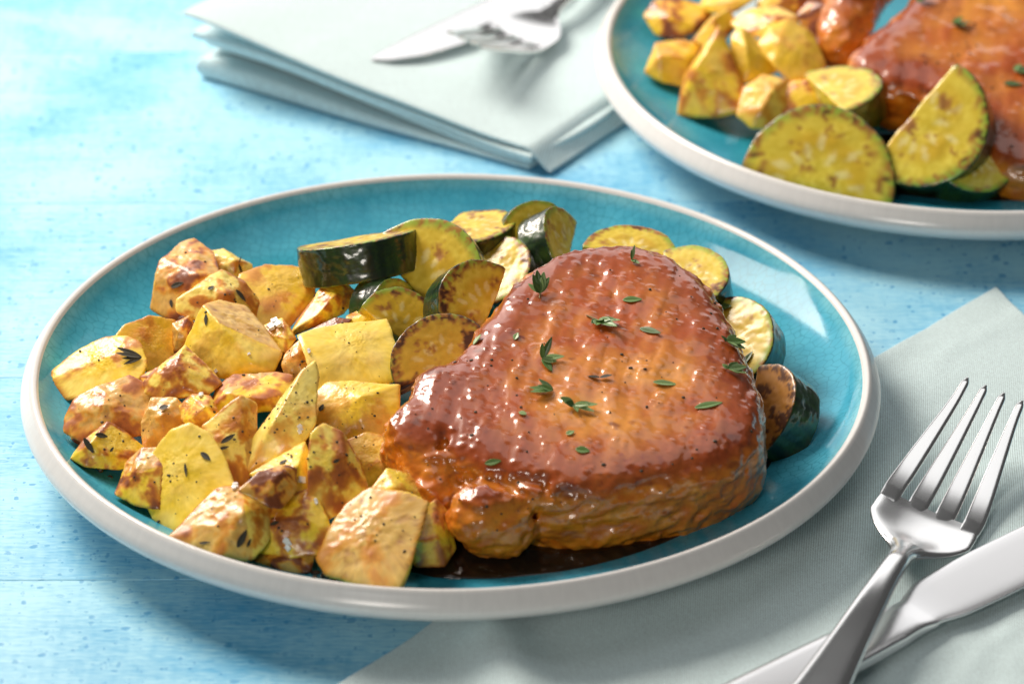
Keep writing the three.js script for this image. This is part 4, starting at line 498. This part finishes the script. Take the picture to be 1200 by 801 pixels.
puddle([[0.1349, 0.009, -0.1536], [0.1621, 0.009, -0.1424], [0.1971, 0.009, -0.1395], [0.2271, 0.009, -0.143], [0.2331, 0.009, -0.189], [0.1884, 0.009, -0.1962], [0.1422, 0.009, -0.1898]], 0.0078, 'sauce_puddle', 'dark pan sauce pooled at the front of the back plate');

// ------------------------------------------------------------------ herbs, salt, pepper
const leafMats = [[0.10, 0.20, 0.035], [0.19, 0.30, 0.09], [0.06, 0.125, 0.022]].map((c, i) => { const m = new THREE.MeshPhysicalMaterial({ color: new THREE.Color().setRGB(...c), roughness: 0.5, clearcoat: 0.3, clearcoatRoughness: 0.3 }); m.name = 'thyme leaf ' + i; return m; });
const driedMat = new THREE.MeshPhysicalMaterial({ color: new THREE.Color().setRGB(0.03, 0.026, 0.012), roughness: 0.6 }); driedMat.name = 'charred herb';
const stemMat = new THREE.MeshPhysicalMaterial({ color: new THREE.Color().setRGB(0.30, 0.22, 0.09), roughness: 0.6 }); stemMat.name = 'herb stem';
const leafGeo = (() => {
  const g = new THREE.SphereGeometry(1, 18, 10), p = g.attributes.position;
  for (let i = 0; i < p.count; i++) { let x = p.getX(i), y = p.getY(i), z = p.getZ(i); const w = (1 - 0.25 * x) * (1 - 0.35 * x * x); z *= w; p.setXYZ(i, x, y * 0.16 + 0.28 * z * z + 0.12 * x * x - 0.10 * Math.exp(-z * z * 40), z); }
  g.translate(1, 0, 0); g.scale(0.5, 0.5, 0.5); g.computeVertexNormals(); return g;       // root at 0, tip at x = 1
})();
function facing(n, aDeg) { // turn: y to the surface normal, x to the given direction as seen from the front
  const a = aDeg * Math.PI / 180, t = RIGHT.clone().multiplyScalar(Math.cos(a)).addScaledVector(UPV, Math.sin(a)); t.addScaledVector(n, -t.dot(n)).normalize();
  return new THREE.Quaternion().setFromRotationMatrix(new THREE.Matrix4().makeBasis(t, n, new THREE.Vector3().crossVectors(t, n)));
}
function leaf(parent, ang, len, wid, lift, at, mat, roll = 0) { const m = part('leaf', leafGeo, mat, parent); m.scale.set(len * 1.12, wid * 2.0, wid * 2.4); m.rotation.set(roll, ang * Math.PI / 180, lift, 'YZX'); m.position.set(at * 1, 0.0004, 0); return m; }
// list: [angle, length mm, width mm, lift]; a stem of stemLen mm runs back from the root
function sprig(a, b, label, aDeg, list, stemLen = 0, dried = false) {
  const h = strike(V3(a), V3(b)); if (!h) { console.log('missed', label); return; }
  const t = thing('thyme_sprig', label, 'thyme', h.p.clone().addScaledVector(h.n, 0.0003)); t.quaternion.copy(facing(h.n, aDeg));
  list = list.flatMap((l, i) => [[l[0], l[1] * 0.86, l[2] * 0.80, l[3] ?? 0.25, 0.5 * (rnd() - 0.5)], ...(dried || i > 2 ? [] : [[l[0] + (i % 2 ? -24 : 24) + 10 * rnd(), l[1] * 0.58, l[2] * 0.66, (l[3] ?? 0.25) + 0.3 * rnd(), 0.9 * (rnd() - 0.5)]])]);
  list.forEach((l, i) => leaf(t, l[0], l[1] * 1e-3, l[2] * 0.5e-3, l[3] ?? 0.25, 0, dried ? driedMat : leafMats[(i + Math.abs(Math.round(l[0]))) % 3], l[4] ?? 0));
  if (stemLen) { const g = new THREE.CylinderGeometry(0.00022, 0.00032, stemLen * 1e-3, 7); g.rotateZ(Math.PI / 2); g.translate(-stemLen * 0.5e-3 + 0.0006, 0.0004, 0); part('stem', g, stemMat, t); }
}
function single(a, b, label, aDeg, len, wid, o = {}) {
  const h = strike(V3(a), V3(b)); if (!h) { console.log('missed', label); return; }
  const m = new THREE.Mesh(leafGeo, o.dried ? driedMat : leafMats[o.c ?? 0]); m.name = numbered(o.dried ? 'herb_fleck' : 'thyme_leaf'); m.castShadow = m.receiveShadow = true;
  m.quaternion.copy(facing(h.n, aDeg)); m.scale.set(len * (o.dried ? 1 : 1.1) * 1e-3, wid * (o.dried ? 0.6 : 1.0) * 1e-3, wid * (o.dried ? 1 : 1.05) * 1e-3); m.position.copy(h.p).addScaledVector(h.n, 0.0004).addScaledVector(new THREE.Vector3(1, 0, 0).applyQuaternion(m.quaternion), -len * 0.5e-3); scene.add(m);
  tag(m, label, o.dried ? 'herb fleck' : 'thyme leaf', o.group);
}
sprig([0.0274, 0.07, 0.0367], [0.0296, 0, -0.0908], 'upright tuft of five thyme leaves near the upper left edge of the chop', 90, [[35, 6.5, 2.6, 0.9], [12, 7.5, 2.8, 0.8], [-12, 7, 2.8, 0.7], [-32, 6, 2.4, 0.5], [60, 5, 2.2, 0.4]], 3);
sprig([0.0556, 0.07, 0.0158], [0.061, 0, -0.1141], 'curled thyme bit at the back edge of the chop', 70, [[10, 5, 1.3, 1.0], [-110, 3.5, 1.5, 0.2]], 0);
single([0.0548, 0.07, 0.0407], [0.0601, 0, -0.0864], 'single thyme leaf in the upper middle of the chop', -5, 5.5, 2.4, { c: 0 });
sprig([0.0444, 0.07, 0.0538], [0.0485, 0, -0.0718], 'thyme sprig with a pale stem in the very middle of the chop', -50, [[-12, 9, 2.8, 0.25], [20, 7.5, 2.6, 0.2], [-62, 5, 3, 0.3], [-95, 3.5, 2.4, 0.2]], 5);
single([0.0595, 0.07, 0.0597], [0.0653, 0, -0.0653], 'dark slanted thyme leaf right of the middle sprig', -35, 7, 2.2, { c: 2 });
sprig([0.0273, 0.07, 0.0763], [0.0295, 0, -0.0468], 'three-leaf thyme sprig pointing up, left of the middle of the chop', 0, [[68, 7.5, 2.2, 0.6], [5, 7, 2.6, 0.2], [-62, 6, 2.8, 0.2]], 0);
sprig([0.0302, 0.07, 0.0953], [0.0327, 0, -0.0256], 'forked thyme sprig below the three-leaf sprig', 180, [[-38, 6, 2.2, 0.3], [22, 8, 3, 0.25], [-5, 7.5, 2.4, 0.1]], 0);
sprig([0.0359, 0.07, 0.1037], [0.0391, 0, -0.0163], 'four-leaf thyme sprig at the lower middle of the chop', -10, [[175, 5, 3, 0.25], [8, 7.5, 2.2, 0.25], [-18, 7, 2, 0.2], [-70, 4, 2, 0.2]], 0);
sprig([0.044, 0.07, 0.088], [0.048, 0, -0.0338], 'dried brown thyme twig right of the forked sprig', 0, [[172, 4, 1.4, 0.1], [4, 4, 1.6, 0.15]], 0, true);
single([0.0625, 0.07, 0.0911], [0.0686, 0, -0.0302], 'pale green thyme leaf in the right half of the chop', 8, 7, 2.4, { c: 1 });
single([0.0745, 0.07, 0.104], [0.082, 0, -0.0159], 'long green thyme leaf near the right edge of the chop', 18, 8, 2.6, { c: 0 });
sprig([0.0817, 0.07, 0.0666], [0.09, 0, -0.0576], 'wet dark thyme sprig at the right edge of the chop, upper of two', 0, [[12, 6.5, 3, 0.25], [-12, 6.5, 2.6, 0.15], [160, 2.5, 1.8, 0.2]], 0);
sprig([0.0815, 0.07, 0.0833], [0.0898, 0, -0.0389], 'wet dark thyme sprig at the right edge of the chop, lower of two', 0, [[8, 6, 3, 0.25], [-14, 6, 2.6, 0.1], [150, 2.5, 1.8, 0.2]], 0);
single([0.0823, 0.07, 0.0452], [0.0907, 0, -0.0814], 'thyme leaf on the chop edge beside the pale seared zucchini', -12, 5, 2.4, { c: 0 });
single([0.0876, 0.07, 0.0768], [0.0966, 0, -0.0462], 'thyme leaf tipping over the right edge of the chop', 60, 5, 2, { c: 2 });
single([0.0378, 0.07, 0.1286], [0.0412, 0, 0.0114], 'tiny thyme leaf near the front edge of the chop', -15, 4, 2.4, { c: 0 });
single([0.0124, 0.07, 0.1349], [0.0129, 0, 0.0185], 'thyme leaf on the front left corner of the chop', 12, 4.6, 2, { c: 0 });
single([0.0346, 0.07, 0.1191], [0.0376, 0, 0.0009], 'smallest thyme bit, just left above the tiny front leaf', 40, 2.6, 1.8, { c: 1 });
single([0.0212, 0.07, 0.1079], [0.0226, 0, -0.0116], 'tiny curled thyme bit left of the four-leaf sprig', -40, 2.4, 1.8, { c: 1 });
single([0.0085, 0.07, 0.0649], [0.0086, 0, -0.0595], 'grey-green thyme leaf at the left edge of the chop', 80, 3.8, 2.4, { c: 1 });
single([0.0199, 0.07, 0.0629], [0.0212, 0, -0.0617], 'tiny pale thyme bit right of the grey-green leaf', 80, 2.6, 1.7, { c: 1 });
sprig([0.1705, 0.07, -0.152], [0.1889, 0, -0.3009], 'thyme leaf pair on the back chop, left of the others', -5, [[8, 7.5, 3, 0.2], [-22, 5.5, 2.4, 0.2]], 0);
sprig([0.1612, 0.07, -0.17], [0.1785, 0, -0.321], 'thyme bit at the top edge of the photo on the back chop', 60, [[10, 6, 2.6, 0.5], [-30, 5.5, 2.4, 0.3]], 0);
sprig([0.1874, 0.07, -0.1159], [0.2077, 0, -0.2607], 'thyme leaves by the right edge of the photo, upper pair on the back chop', 0, [[8, 6, 3, 0.2], [-20, 6, 2.4, 0.2]], 0);
single([0.1858, 0.07, -0.1062], [0.2059, 0, -0.2499], 'thyme leaf by the right edge of the photo, below the upper pair', -5, 6, 2.4, { c: 2 });
const flecks = [
  [[-0.0823, 0.07, 0.0298], [-0.0925, 0, -0.0986], 'black herb fleck on the left face of the tallest chunk', 10, 4.8, 1.9], [[-0.0834, 0.07, 0.0415], [-0.0937, 0, -0.0855], 'thin black herb fleck low on the tallest chunk', -70, 3, 1.2],
  [[-0.0721, 0.07, 0.032], [-0.0812, 0, -0.0961], 'short black herb fleck left on the peaked pale chunk', 60, 2.6, 1.5], [[-0.0631, 0.07, 0.0369], [-0.0712, 0, -0.0906], 'wide black herb fleck right on the peaked pale chunk', -50, 5, 2.2],
  [[-0.0724, 0.07, 0.0516], [-0.0815, 0, -0.0742], 'brown herb fleck at the top of the ribbed skin wedge', -75, 4, 1.3], [[-0.1019, 0.07, 0.1244], [-0.1143, 0, 0.0068], 'long herb leaf on the low flat wedge', -55, 5.8, 1.8],
  [[-0.0989, 0.07, 0.1192], [-0.111, 0, 0.001], 'triangular herb leaf high on the low flat wedge', 8, 4.2, 2.0], [[-0.0954, 0.07, 0.1269], [-0.1071, 0, 0.0095], 'thin herb leaf right on the low flat wedge', 55, 2.4, 0.8],
  [[-0.0819, 0.07, 0.1035], [-0.0921, 0, -0.0165], 'round dark herb fleck on the greyish skin-on block', 20, 3, 2.2], [[-0.0735, 0.07, 0.1383], [-0.0828, 0, 0.0222], 'thin slanted herb fleck on the big round slice', -70, 4.8, 0.9],
  [[-0.0684, 0.07, 0.1309], [-0.0771, 0, 0.014], 'bent black herb fleck right on the big round slice', -45, 4.4, 1.7], [[-0.0626, 0.07, 0.121], [-0.0706, 0, 0.003], 'long herb leaf on the pale triangular wedge', 35, 5.2, 1.6],
  [[-0.0636, 0.07, 0.1262], [-0.0717, 0, 0.0088], 'narrow herb leaf below the long one on the triangular wedge', 15, 3.4, 1.0], [[-0.0563, 0.07, 0.1745], [-0.0636, 0, 0.0625], 'broad dark herb leaf on the front chunk', 62, 6, 2.0],
  [[-0.0544, 0.07, 0.1767], [-0.0614, 0, 0.065], 'narrow herb leaf right of the broad one on the front chunk', 65, 2.8, 0.9], [[-0.0662, 0.07, 0.1766], [-0.0746, 0, 0.0649], 'reddish herb stalk low on the front chunk', -5, 3.8, 0.9],
  [[-0.0464, 0.07, 0.1343], [-0.0526, 0, 0.0178], 'curled black herb fleck above the dark roasted tip', 70, 3, 1.5], [[-0.0475, 0.07, 0.1666], [-0.0538, 0, 0.0538], 'black bent herb fleck right of the front chunk', 10, 3, 1.2],
  [[-0.0315, 0.07, 0.1336], [-0.036, 0, 0.017], 'black herb fleck on the upright rounded wedge', 30, 2.2, 1.1], [[-0.0365, 0.07, 0.104], [-0.0415, 0, -0.016], 'black herb fleck on the plump yellow block', 75, 2.6, 1.6],
];
for (const f of flecks) single(f[0], f[1], f[2], f[3], f[4], f[5], { dried: true, group: 'charred herb flecks on the potatoes' });
sprig([-0.0902, 0.07, 0.0746], [-0.1013, 0, -0.0486], 'dark roasted herb sprig on the leftmost potato wedge', 160, [[-6, 9, 1.9, 0.12], [10, 8.5, 1.9, 0.15], [24, 6.5, 1.5, 0.1], [46, 6.5, 1.5, 0.1]], 0, true);
sprig([-0.0648, 0.07, 0.0163], [-0.0731, 0, -0.1135], 'curled black herb twig standing up at the back of the potatoes', 130, [[0, 5.5, 1.0, 0.9], [165, 4, 1.0, 0.1]], 0, true);

const saltMat = new THREE.MeshPhysicalMaterial({ color: new THREE.Color().setRGB(0.86, 0.84, 0.80), roughness: 0.3, clearcoat: 0.6, clearcoatRoughness: 0.1 }); saltMat.name = 'salt';
function crystal(n) { const g = []; for (let i = 0; i < n; i++) { const b = new THREE.BoxGeometry(1, 0.55, 0.8, 2, 2, 2), p = b.attributes.position; for (let k = 0; k < p.count; k++) { const s = 1 + 0.35 * N3(p.getX(k) * 3.1 + i * 7 + n, p.getY(k) * 3.3, p.getZ(k) * 2.9); p.setXYZ(k, p.getX(k) * s, p.getY(k) * s, p.getZ(k) * s); } const m = mergeVertices((b.deleteAttribute('uv'), b.deleteAttribute('normal'), b)); m.rotateY(i * 1.7); m.rotateZ(0.4 * Math.sin(i * 3)); m.translate(i ? 0.75 * Math.cos(i * 2.3) : 0, i ? 0.2 : 0, i ? 0.75 * Math.sin(i * 2.3) : 0); const f = m.toNonIndexed(); f.computeVertexNormals(); g.push(f); } return mergeGeometries(g); }
const crystals = [crystal(1), crystal(3), crystal(5)];
for (const [a, b, label, k, s] of [
  [[-0.0516, 0.07, 0.055], [-0.0584, 0, -0.0705], 'largest clump of white salt on the little nub behind the ribbed wedge', 2, 2.6], [[-0.068, 0.07, 0.0824], [-0.0766, 0, -0.04], 'white salt grain at the foot of the ribbed skin wedge', 0, 1.6],
  [[-0.059, 0.07, 0.0724], [-0.0666, 0, -0.0511], 'salt grain on the ribbed brown skin', 0, 1.1], [[-0.0714, 0.07, 0.0968], [-0.0805, 0, -0.024], 'white salt grain on the small golden dice', 1, 1.4],
  [[-0.0422, 0.07, 0.116], [-0.0479, 0, -0.0026], 'white salt flake on the long pale wedge', 1, 1.6], [[-0.0413, 0.07, 0.1436], [-0.0469, 0, 0.0282], 'large salt flake right of the dark roasted tip', 0, 2.8],
  [[-0.0592, 0.07, 0.1476], [-0.0668, 0, 0.0326], 'salt crystal on top of the front chunk', 1, 1.7], [[-0.0434, 0.07, 0.1773], [-0.0492, 0, 0.0656], 'pair of salt flakes above the smallest front nub', 1, 2.1],
  [[-0.0587, 0.07, 0.1589], [-0.0662, 0, 0.0452], 'salt grain on the blistered brown spot of the front chunk', 0, 1.0], [[-0.0366, 0.07, 0.1555], [-0.0417, 0, 0.0414], 'salt grains below the upright rounded wedge', 1, 1.1],
  [[-0.038, 0.07, 0.0361], [-0.0432, 0, -0.0915], 'tiny salt grain on the slanted golden wedge', 0, 1.1], [[-0.0412, 0.07, 0.071], [-0.0468, 0, -0.0526], 'salt grain on the speckled skin-on lump', 1, 1.0],
]) { const h = strike(V3(a), V3(b)); if (!h) { console.log('missed', label); continue; } const m = new THREE.Mesh(crystals[k], saltMat); m.name = numbered('salt_flake'); m.castShadow = m.receiveShadow = true; m.quaternion.copy(facing(h.n, 40 * rnd())); m.scale.setScalar(s * 1e-3 * 0.8); m.position.copy(h.p).addScaledVector(h.n, 0.0004); scene.add(m); tag(m, label, 'salt', 'coarse salt on the potatoes'); }
{
  const g = new THREE.DodecahedronGeometry(1, 0), m = new THREE.InstancedMesh(g, driedMat, pepperSpots.length), q = new THREE.Quaternion(), M = new THREE.Matrix4();
  pepperSpots.forEach(([p, n, s], i) => { q.setFromUnitVectors(new THREE.Vector3(0, 1, 0), n); M.compose(p.clone().addScaledVector(n, s * 0.2), q, new THREE.Vector3(s * (0.8 + 0.6 * rnd()), s * 0.7, s)); m.setMatrixAt(i, M); });
  m.name = 'ground_pepper'; m.castShadow = m.receiveShadow = true; m.userData.kind = 'stuff'; m.userData.label = 'fine ground black pepper scattered over potatoes and chops'; m.userData.category = 'pepper'; scene.add(m);
}

{ // crisp crumbs and burnt bits left on the glaze round the potatoes
  const g = new THREE.DodecahedronGeometry(1, 0), at = [], M = new THREE.Matrix4(), q = new THREE.Quaternion(), e = new THREE.Euler();
  for (const [c, n, sp] of [[[-0.034, 0.011, 0.1055], 26, 0.006], [[-0.041, 0.01, 0.0982], 10, 0.006], [[-0.0777, 0.012, 0.0714], 10, 0.008], [[-0.1087, 0.015, 0.0493], 8, 0.006], [[-0.0478, 0.012, 0.047], 8, 0.006], [[-0.0573, 0.012, 0.0979], 8, 0.007]]) for (let i = 0; i < n; i++) at.push([c[0] + (rnd() - 0.5) * 2 * sp, c[2] + (rnd() - 0.5) * sp, 0.0002 + 0.0007 * rnd() ** 2]);
  const m = new THREE.InstancedMesh(g, new THREE.MeshPhysicalMaterial({ color: new THREE.Color().setRGB(0.09, 0.035, 0.01), roughness: 0.4, clearcoat: 0.8, clearcoatRoughness: 0.1 }), at.length); m.material.name = 'burnt crumb';
  const level = (r) => r < 0.06 ? 0.0073 : r < 0.096 ? lerp(0.0073, 0.0084, (r - 0.06) / 0.036) : r < 0.106 ? lerp(0.0084, 0.0102, (r - 0.096) / 0.01) : r < 0.115 ? lerp(0.0102, 0.013, (r - 0.106) / 0.009) : lerp(0.013, 0.0158, (r - 0.115) / 0.006);
  at.forEach(([x, z, s], i) => { q.setFromEuler(e.set(rnd() * 6, rnd() * 6, 0)); M.compose(new THREE.Vector3(x, 0.0017 + level(Math.hypot(x, z)) + s * 0.5, z), q, new THREE.Vector3(s * (1 + rnd()), s * 0.7, s)); m.setMatrixAt(i, M); });
  m.name = 'burnt_crumbs'; m.userData.kind = 'stuff'; m.userData.label = 'burnt crumbs scattered on the teal glaze round the potatoes'; m.userData.category = 'crumbs'; scene.add(m);
}

// ------------------------------------------------------------------ cutlery
const steelBump = dataTex(256, 256, (x, y) => { const b = 0.5 + 0.5 * fbm(x / 256 * 3, y / 256 * 60, 2, 3); return [b, b, b]; });
const steel = new THREE.MeshPhysicalMaterial({ color: new THREE.Color().setRGB(0.93, 0.92, 0.91), metalness: 1, roughness: 0.18 }); steel.name = 'polished steel';
const brushed = new THREE.MeshPhysicalMaterial({ color: new THREE.Color().setRGB(0.86, 0.85, 0.85), metalness: 1, roughness: 0.26 }); brushed.name = 'satin steel';
// a bar lofted along stations { c: Vector3, w: half width, t: half thickness, e: squareness, k: dish } with the width along lat
function loft(st, lat, n = 28, sub = 6) {
  const key = ['w', 't', 'e', 'k', 'o'], curve = new THREE.CatmullRomCurve3(st.map((s) => s.c), false, 'centripetal'), rows = [], N = (st.length - 1) * sub;
  const val = (k, f) => { const i = Math.min(Math.floor(f), st.length - 2), t = f - i, g = (j) => st[clamp(j, 0, st.length - 1)][k] ?? (k === 'e' ? 2 : 0), a = g(i - 1), b = g(i), c = g(i + 1), d = g(i + 2); const r = b + 0.5 * t * (c - a + t * (2 * a - 5 * b + 4 * c - d + t * (3 * (b - c) + d - a))); return clamp(r, Math.min(b, c), Math.max(b, c)); };
  for (let r = 0; r <= N; r++) rows.push({ c: curve.getPoint(r / N), tan: curve.getTangent(r / N), v: key.map((k) => val(k, r / sub)) });
  const P = [], idx = [];
  for (const r of rows) { const L = lat.clone().addScaledVector(r.tan, -lat.dot(r.tan)).normalize(), U = new THREE.Vector3().crossVectors(r.tan, L); if (U.y < 0) U.negate(); const [w, t, e, k, o] = r.v; for (let i = 0; i < n; i++) { const a = i / n * Math.PI * 2, ca = Math.cos(a), sa = Math.sin(a), x = Math.sign(ca) * Math.abs(ca) ** (2 / e), y = Math.sign(sa) * Math.abs(sa) ** (2 / e); const p = r.c.clone().addScaledVector(L, x * w + (o || 0)).addScaledVector(U, y * t + k * x * x); P.push(p.x, p.y, p.z); } }
  for (let r = 0; r < rows.length - 1; r++) for (let i = 0; i < n; i++) { const a = r * n + i, b = r * n + (i + 1) % n; idx.push(a, b, a + n, b, b + n, a + n); }
  for (const [r, f] of [[0, 1], [rows.length - 1, 0]]) { const c = P.length / 3; P.push(rows[r].c.x, rows[r].c.y, rows[r].c.z); for (let i = 0; i < n * 3; i++) P.push(P[r * n * 3 + i]); for (let i = 0; i < n; i++) { const a = c + 1 + i, b = c + 1 + (i + 1) % n; if (f) idx.push(c, b, a); else idx.push(c, a, b); } }
  const g = new THREE.BufferGeometry(); g.setAttribute('position', new THREE.Float32BufferAttribute(P, 3)); g.setIndex(idx); g.computeVertexNormals(); return g;
}
const S = (c, w, t, e, k, o) => ({ c, w: w * 1e-3, t: t * 1e-3, e, k: (k ?? 0) * 1e-3, o: (o ?? 0) * 1e-3 });
// one fork in its own frame: handle end at x = 0, tips at x = 0.2, width along z; then set down by where its handle, neck and tips are
function makeFork() {
  const f = new THREE.Group(), v = (x, y) => new THREE.Vector3(x * 1e-3, y * 1e-3, 0), lat = new THREE.Vector3(0, 0, 1);
  part('handle', loft([S(v(0, 4), 8, 0.8, 3), S(v(3, 4), 10.5, 1.4, 3), S(v(20, 4.6), 10, 1.8, 3), S(v(60, 8), 6.2, 2.1, 3), S(v(95, 10.5), 3.9, 2.3, 3.2), S(v(115, 9.6), 3.2, 2.2, 3), S(v(124, 7.6), 3.6, 1.8, 2.6), S(v(130, 6.1), 6.0, 1.4, 2.4)], lat, 32), steel, f);
  part('head', loft([S(v(122, 8.1), 3.2, 1.6, 2.4), S(v(127, 6.8), 5.2, 1.3, 2.4), S(v(131, 5.8), 8.6, 1.1, 2.6, 0.4), S(v(136, 4.6), 12.0, 1.0, 3, 0.9), S(v(142, 3.6), 14.4, 0.95, 3.4, 1.2), S(v(148, 3.1), 14.4, 0.95, 3.6, 1.1), S(v(153, 3.2), 13.9, 0.9, 4, 0.9)], lat, 40), steel, f);
  for (let i = 0; i < 4; i++) {
    const o = (i - 1.5), dish = 0.9 * (o * 7.75 / 13.9) ** 2, zr = o * 7.75, zt = o * 5.4, p = (x, y, z) => new THREE.Vector3(x * 1e-3, y * 1e-3, z * 1e-3), lift = i === 0 || i === 3 ? 0.7 : 0.1;
    part('tine', loft([S(p(147.5, 3.0 + dish, zr), 2.3, 0.5, 4), S(p(150.5, 3.1 + dish, zr), 2.7, 0.92, 4), S(p(153, 3.25 + dish, zr), 2.85, 1.0, 4), S(p(156, 3.55 + dish, zr), 2.85, 1.0, 4), S(p(165, 5.2 + lift, lerp(zr, zt, 0.2)), 2.65, 1.0, 4), S(p(180, 9.6 + lift, lerp(zr, zt, 0.6)), 2.05, 1.0, 3.6), S(p(193, 14.4, lerp(zr, zt, 0.93)), 1.45, 0.9, 3), S(p(198.5, 16.6, zt), 1.15, 0.75, 2.6), S(p(200.4, 17.4, zt), 0.4, 0.3, 2)], lat, 40, 10), steel, f);
  }
  return f;
}
function lay(o, xa, a, xb, b, rollDeg) {   // put the point (xa) of its own axis at a and (xb) at b, given as [x, y(own height), …]
  const A = V3(a), B = V3(b), la = new THREE.Vector3(xa[0], xa[1], 0).multiplyScalar(1e-3), lb = new THREE.Vector3(xb[0], xb[1], 0).multiplyScalar(1e-3);
  const dl = lb.clone().sub(la), dw = B.clone().sub(A); const s = dw.length() / dl.length();
  const basis = (d, up) => { const x = d.clone().normalize(), z = new THREE.Vector3().crossVectors(x, up).normalize(), y = new THREE.Vector3().crossVectors(z, x); return new THREE.Matrix4().makeBasis(x, y, z); };
  const m = basis(dw, new THREE.Vector3(0, 1, 0)).multiply(new THREE.Matrix4().makeRotationX(rollDeg * Math.PI / 180)).multiply(basis(dl, new THREE.Vector3(0, 1, 0)).invert());
  o.quaternion.setFromRotationMatrix(m); o.scale.setScalar(s); o.position.copy(A).sub(la.multiplyScalar(s).applyQuaternion(o.quaternion)); return s;
}
const fork = makeFork(); fork.name = numbered('fork'); scene.add(fork); tag(fork, 'polished steel fork lying across the knife on the flat front napkin', 'fork');
lay(fork, [118, 9], [0.1322, 0.014, 0.0991], [199, 17], [0.1692, 0.022, 0.0142], 14);
const fork2 = fork.clone(); fork2.name = numbered('fork'); scene.add(fork2); tag(fork2, 'polished steel fork with its tines turned to us, on the folded back napkin', 'fork');
lay(fork2, [118, 9], [0.0397, 0.019, -0.282], [199, 17], [0.0048, 0.033, -0.2209], -10);
function makeKnife() {
  const k = new THREE.Group(), v = (x, y) => new THREE.Vector3(x * 1e-3, y * 1e-3, 0), lat = new THREE.Vector3(0, 0, 1);
  part('handle', loft([S(v(0, 4.5), 6, 1.6, 4), S(v(3, 4.5), 8.6, 2.3, 5), S(v(30, 4.6), 9, 2.5, 5), S(v(80, 4.6), 8.4, 2.4, 5), S(v(100, 4.4), 7.4, 2.2, 5), S(v(108, 4.2), 6.9, 1.9, 5, 0, -0.5), S(v(114, 4.0), 7.4, 1.3, 5, 0, -0.8)], lat, 32), brushed, k);
  part('blade', loft([S(v(110, 4.1), 6.6, 1.2, 5, 0, -0.5), S(v(116, 4.0), 8.0, 0.9, 5, 0, -1.6), S(v(124, 3.9), 10.4, 0.8, 5, 0, -2.4), S(v(150, 3.8), 11.4, 0.75, 5, 0, -2.6), S(v(190, 3.8), 10.8, 0.7, 5, 0, -2.2), S(v(212, 3.8), 8.0, 0.65, 5, 0, 0), S(v(224, 3.8), 4.2, 0.5, 4, 0, 2.8), S(v(229, 3.8), 0.8, 0.3, 3, 0, 5)], lat, 32), brushed, k);
  return k;
}
const knife = makeKnife(); knife.name = numbered('table_knife'); scene.add(knife); tag(knife, 'satin steel table knife under the fork on the flat front napkin', 'knife');
lay(knife, [60, 4.6], [0.0953, 0.006, 0.1512], [112, 4.1], [0.1368, 0.006, 0.1169], 1);
const knife2 = knife.clone(); knife2.name = numbered('table_knife'); scene.add(knife2); tag(knife2, 'steel table knife with a pointed blade under the back fork on the folded napkin', 'knife');
lay(knife2, [229, 3.8], [-0.0261, 0.019, -0.2306], [140, 3.9], [0.024, 0.016, -0.2925], 0);

scene.traverse((o) => { if (o.isMesh) o.castShadow = o.receiveShadow = true; });
renderer.render(scene, camera);
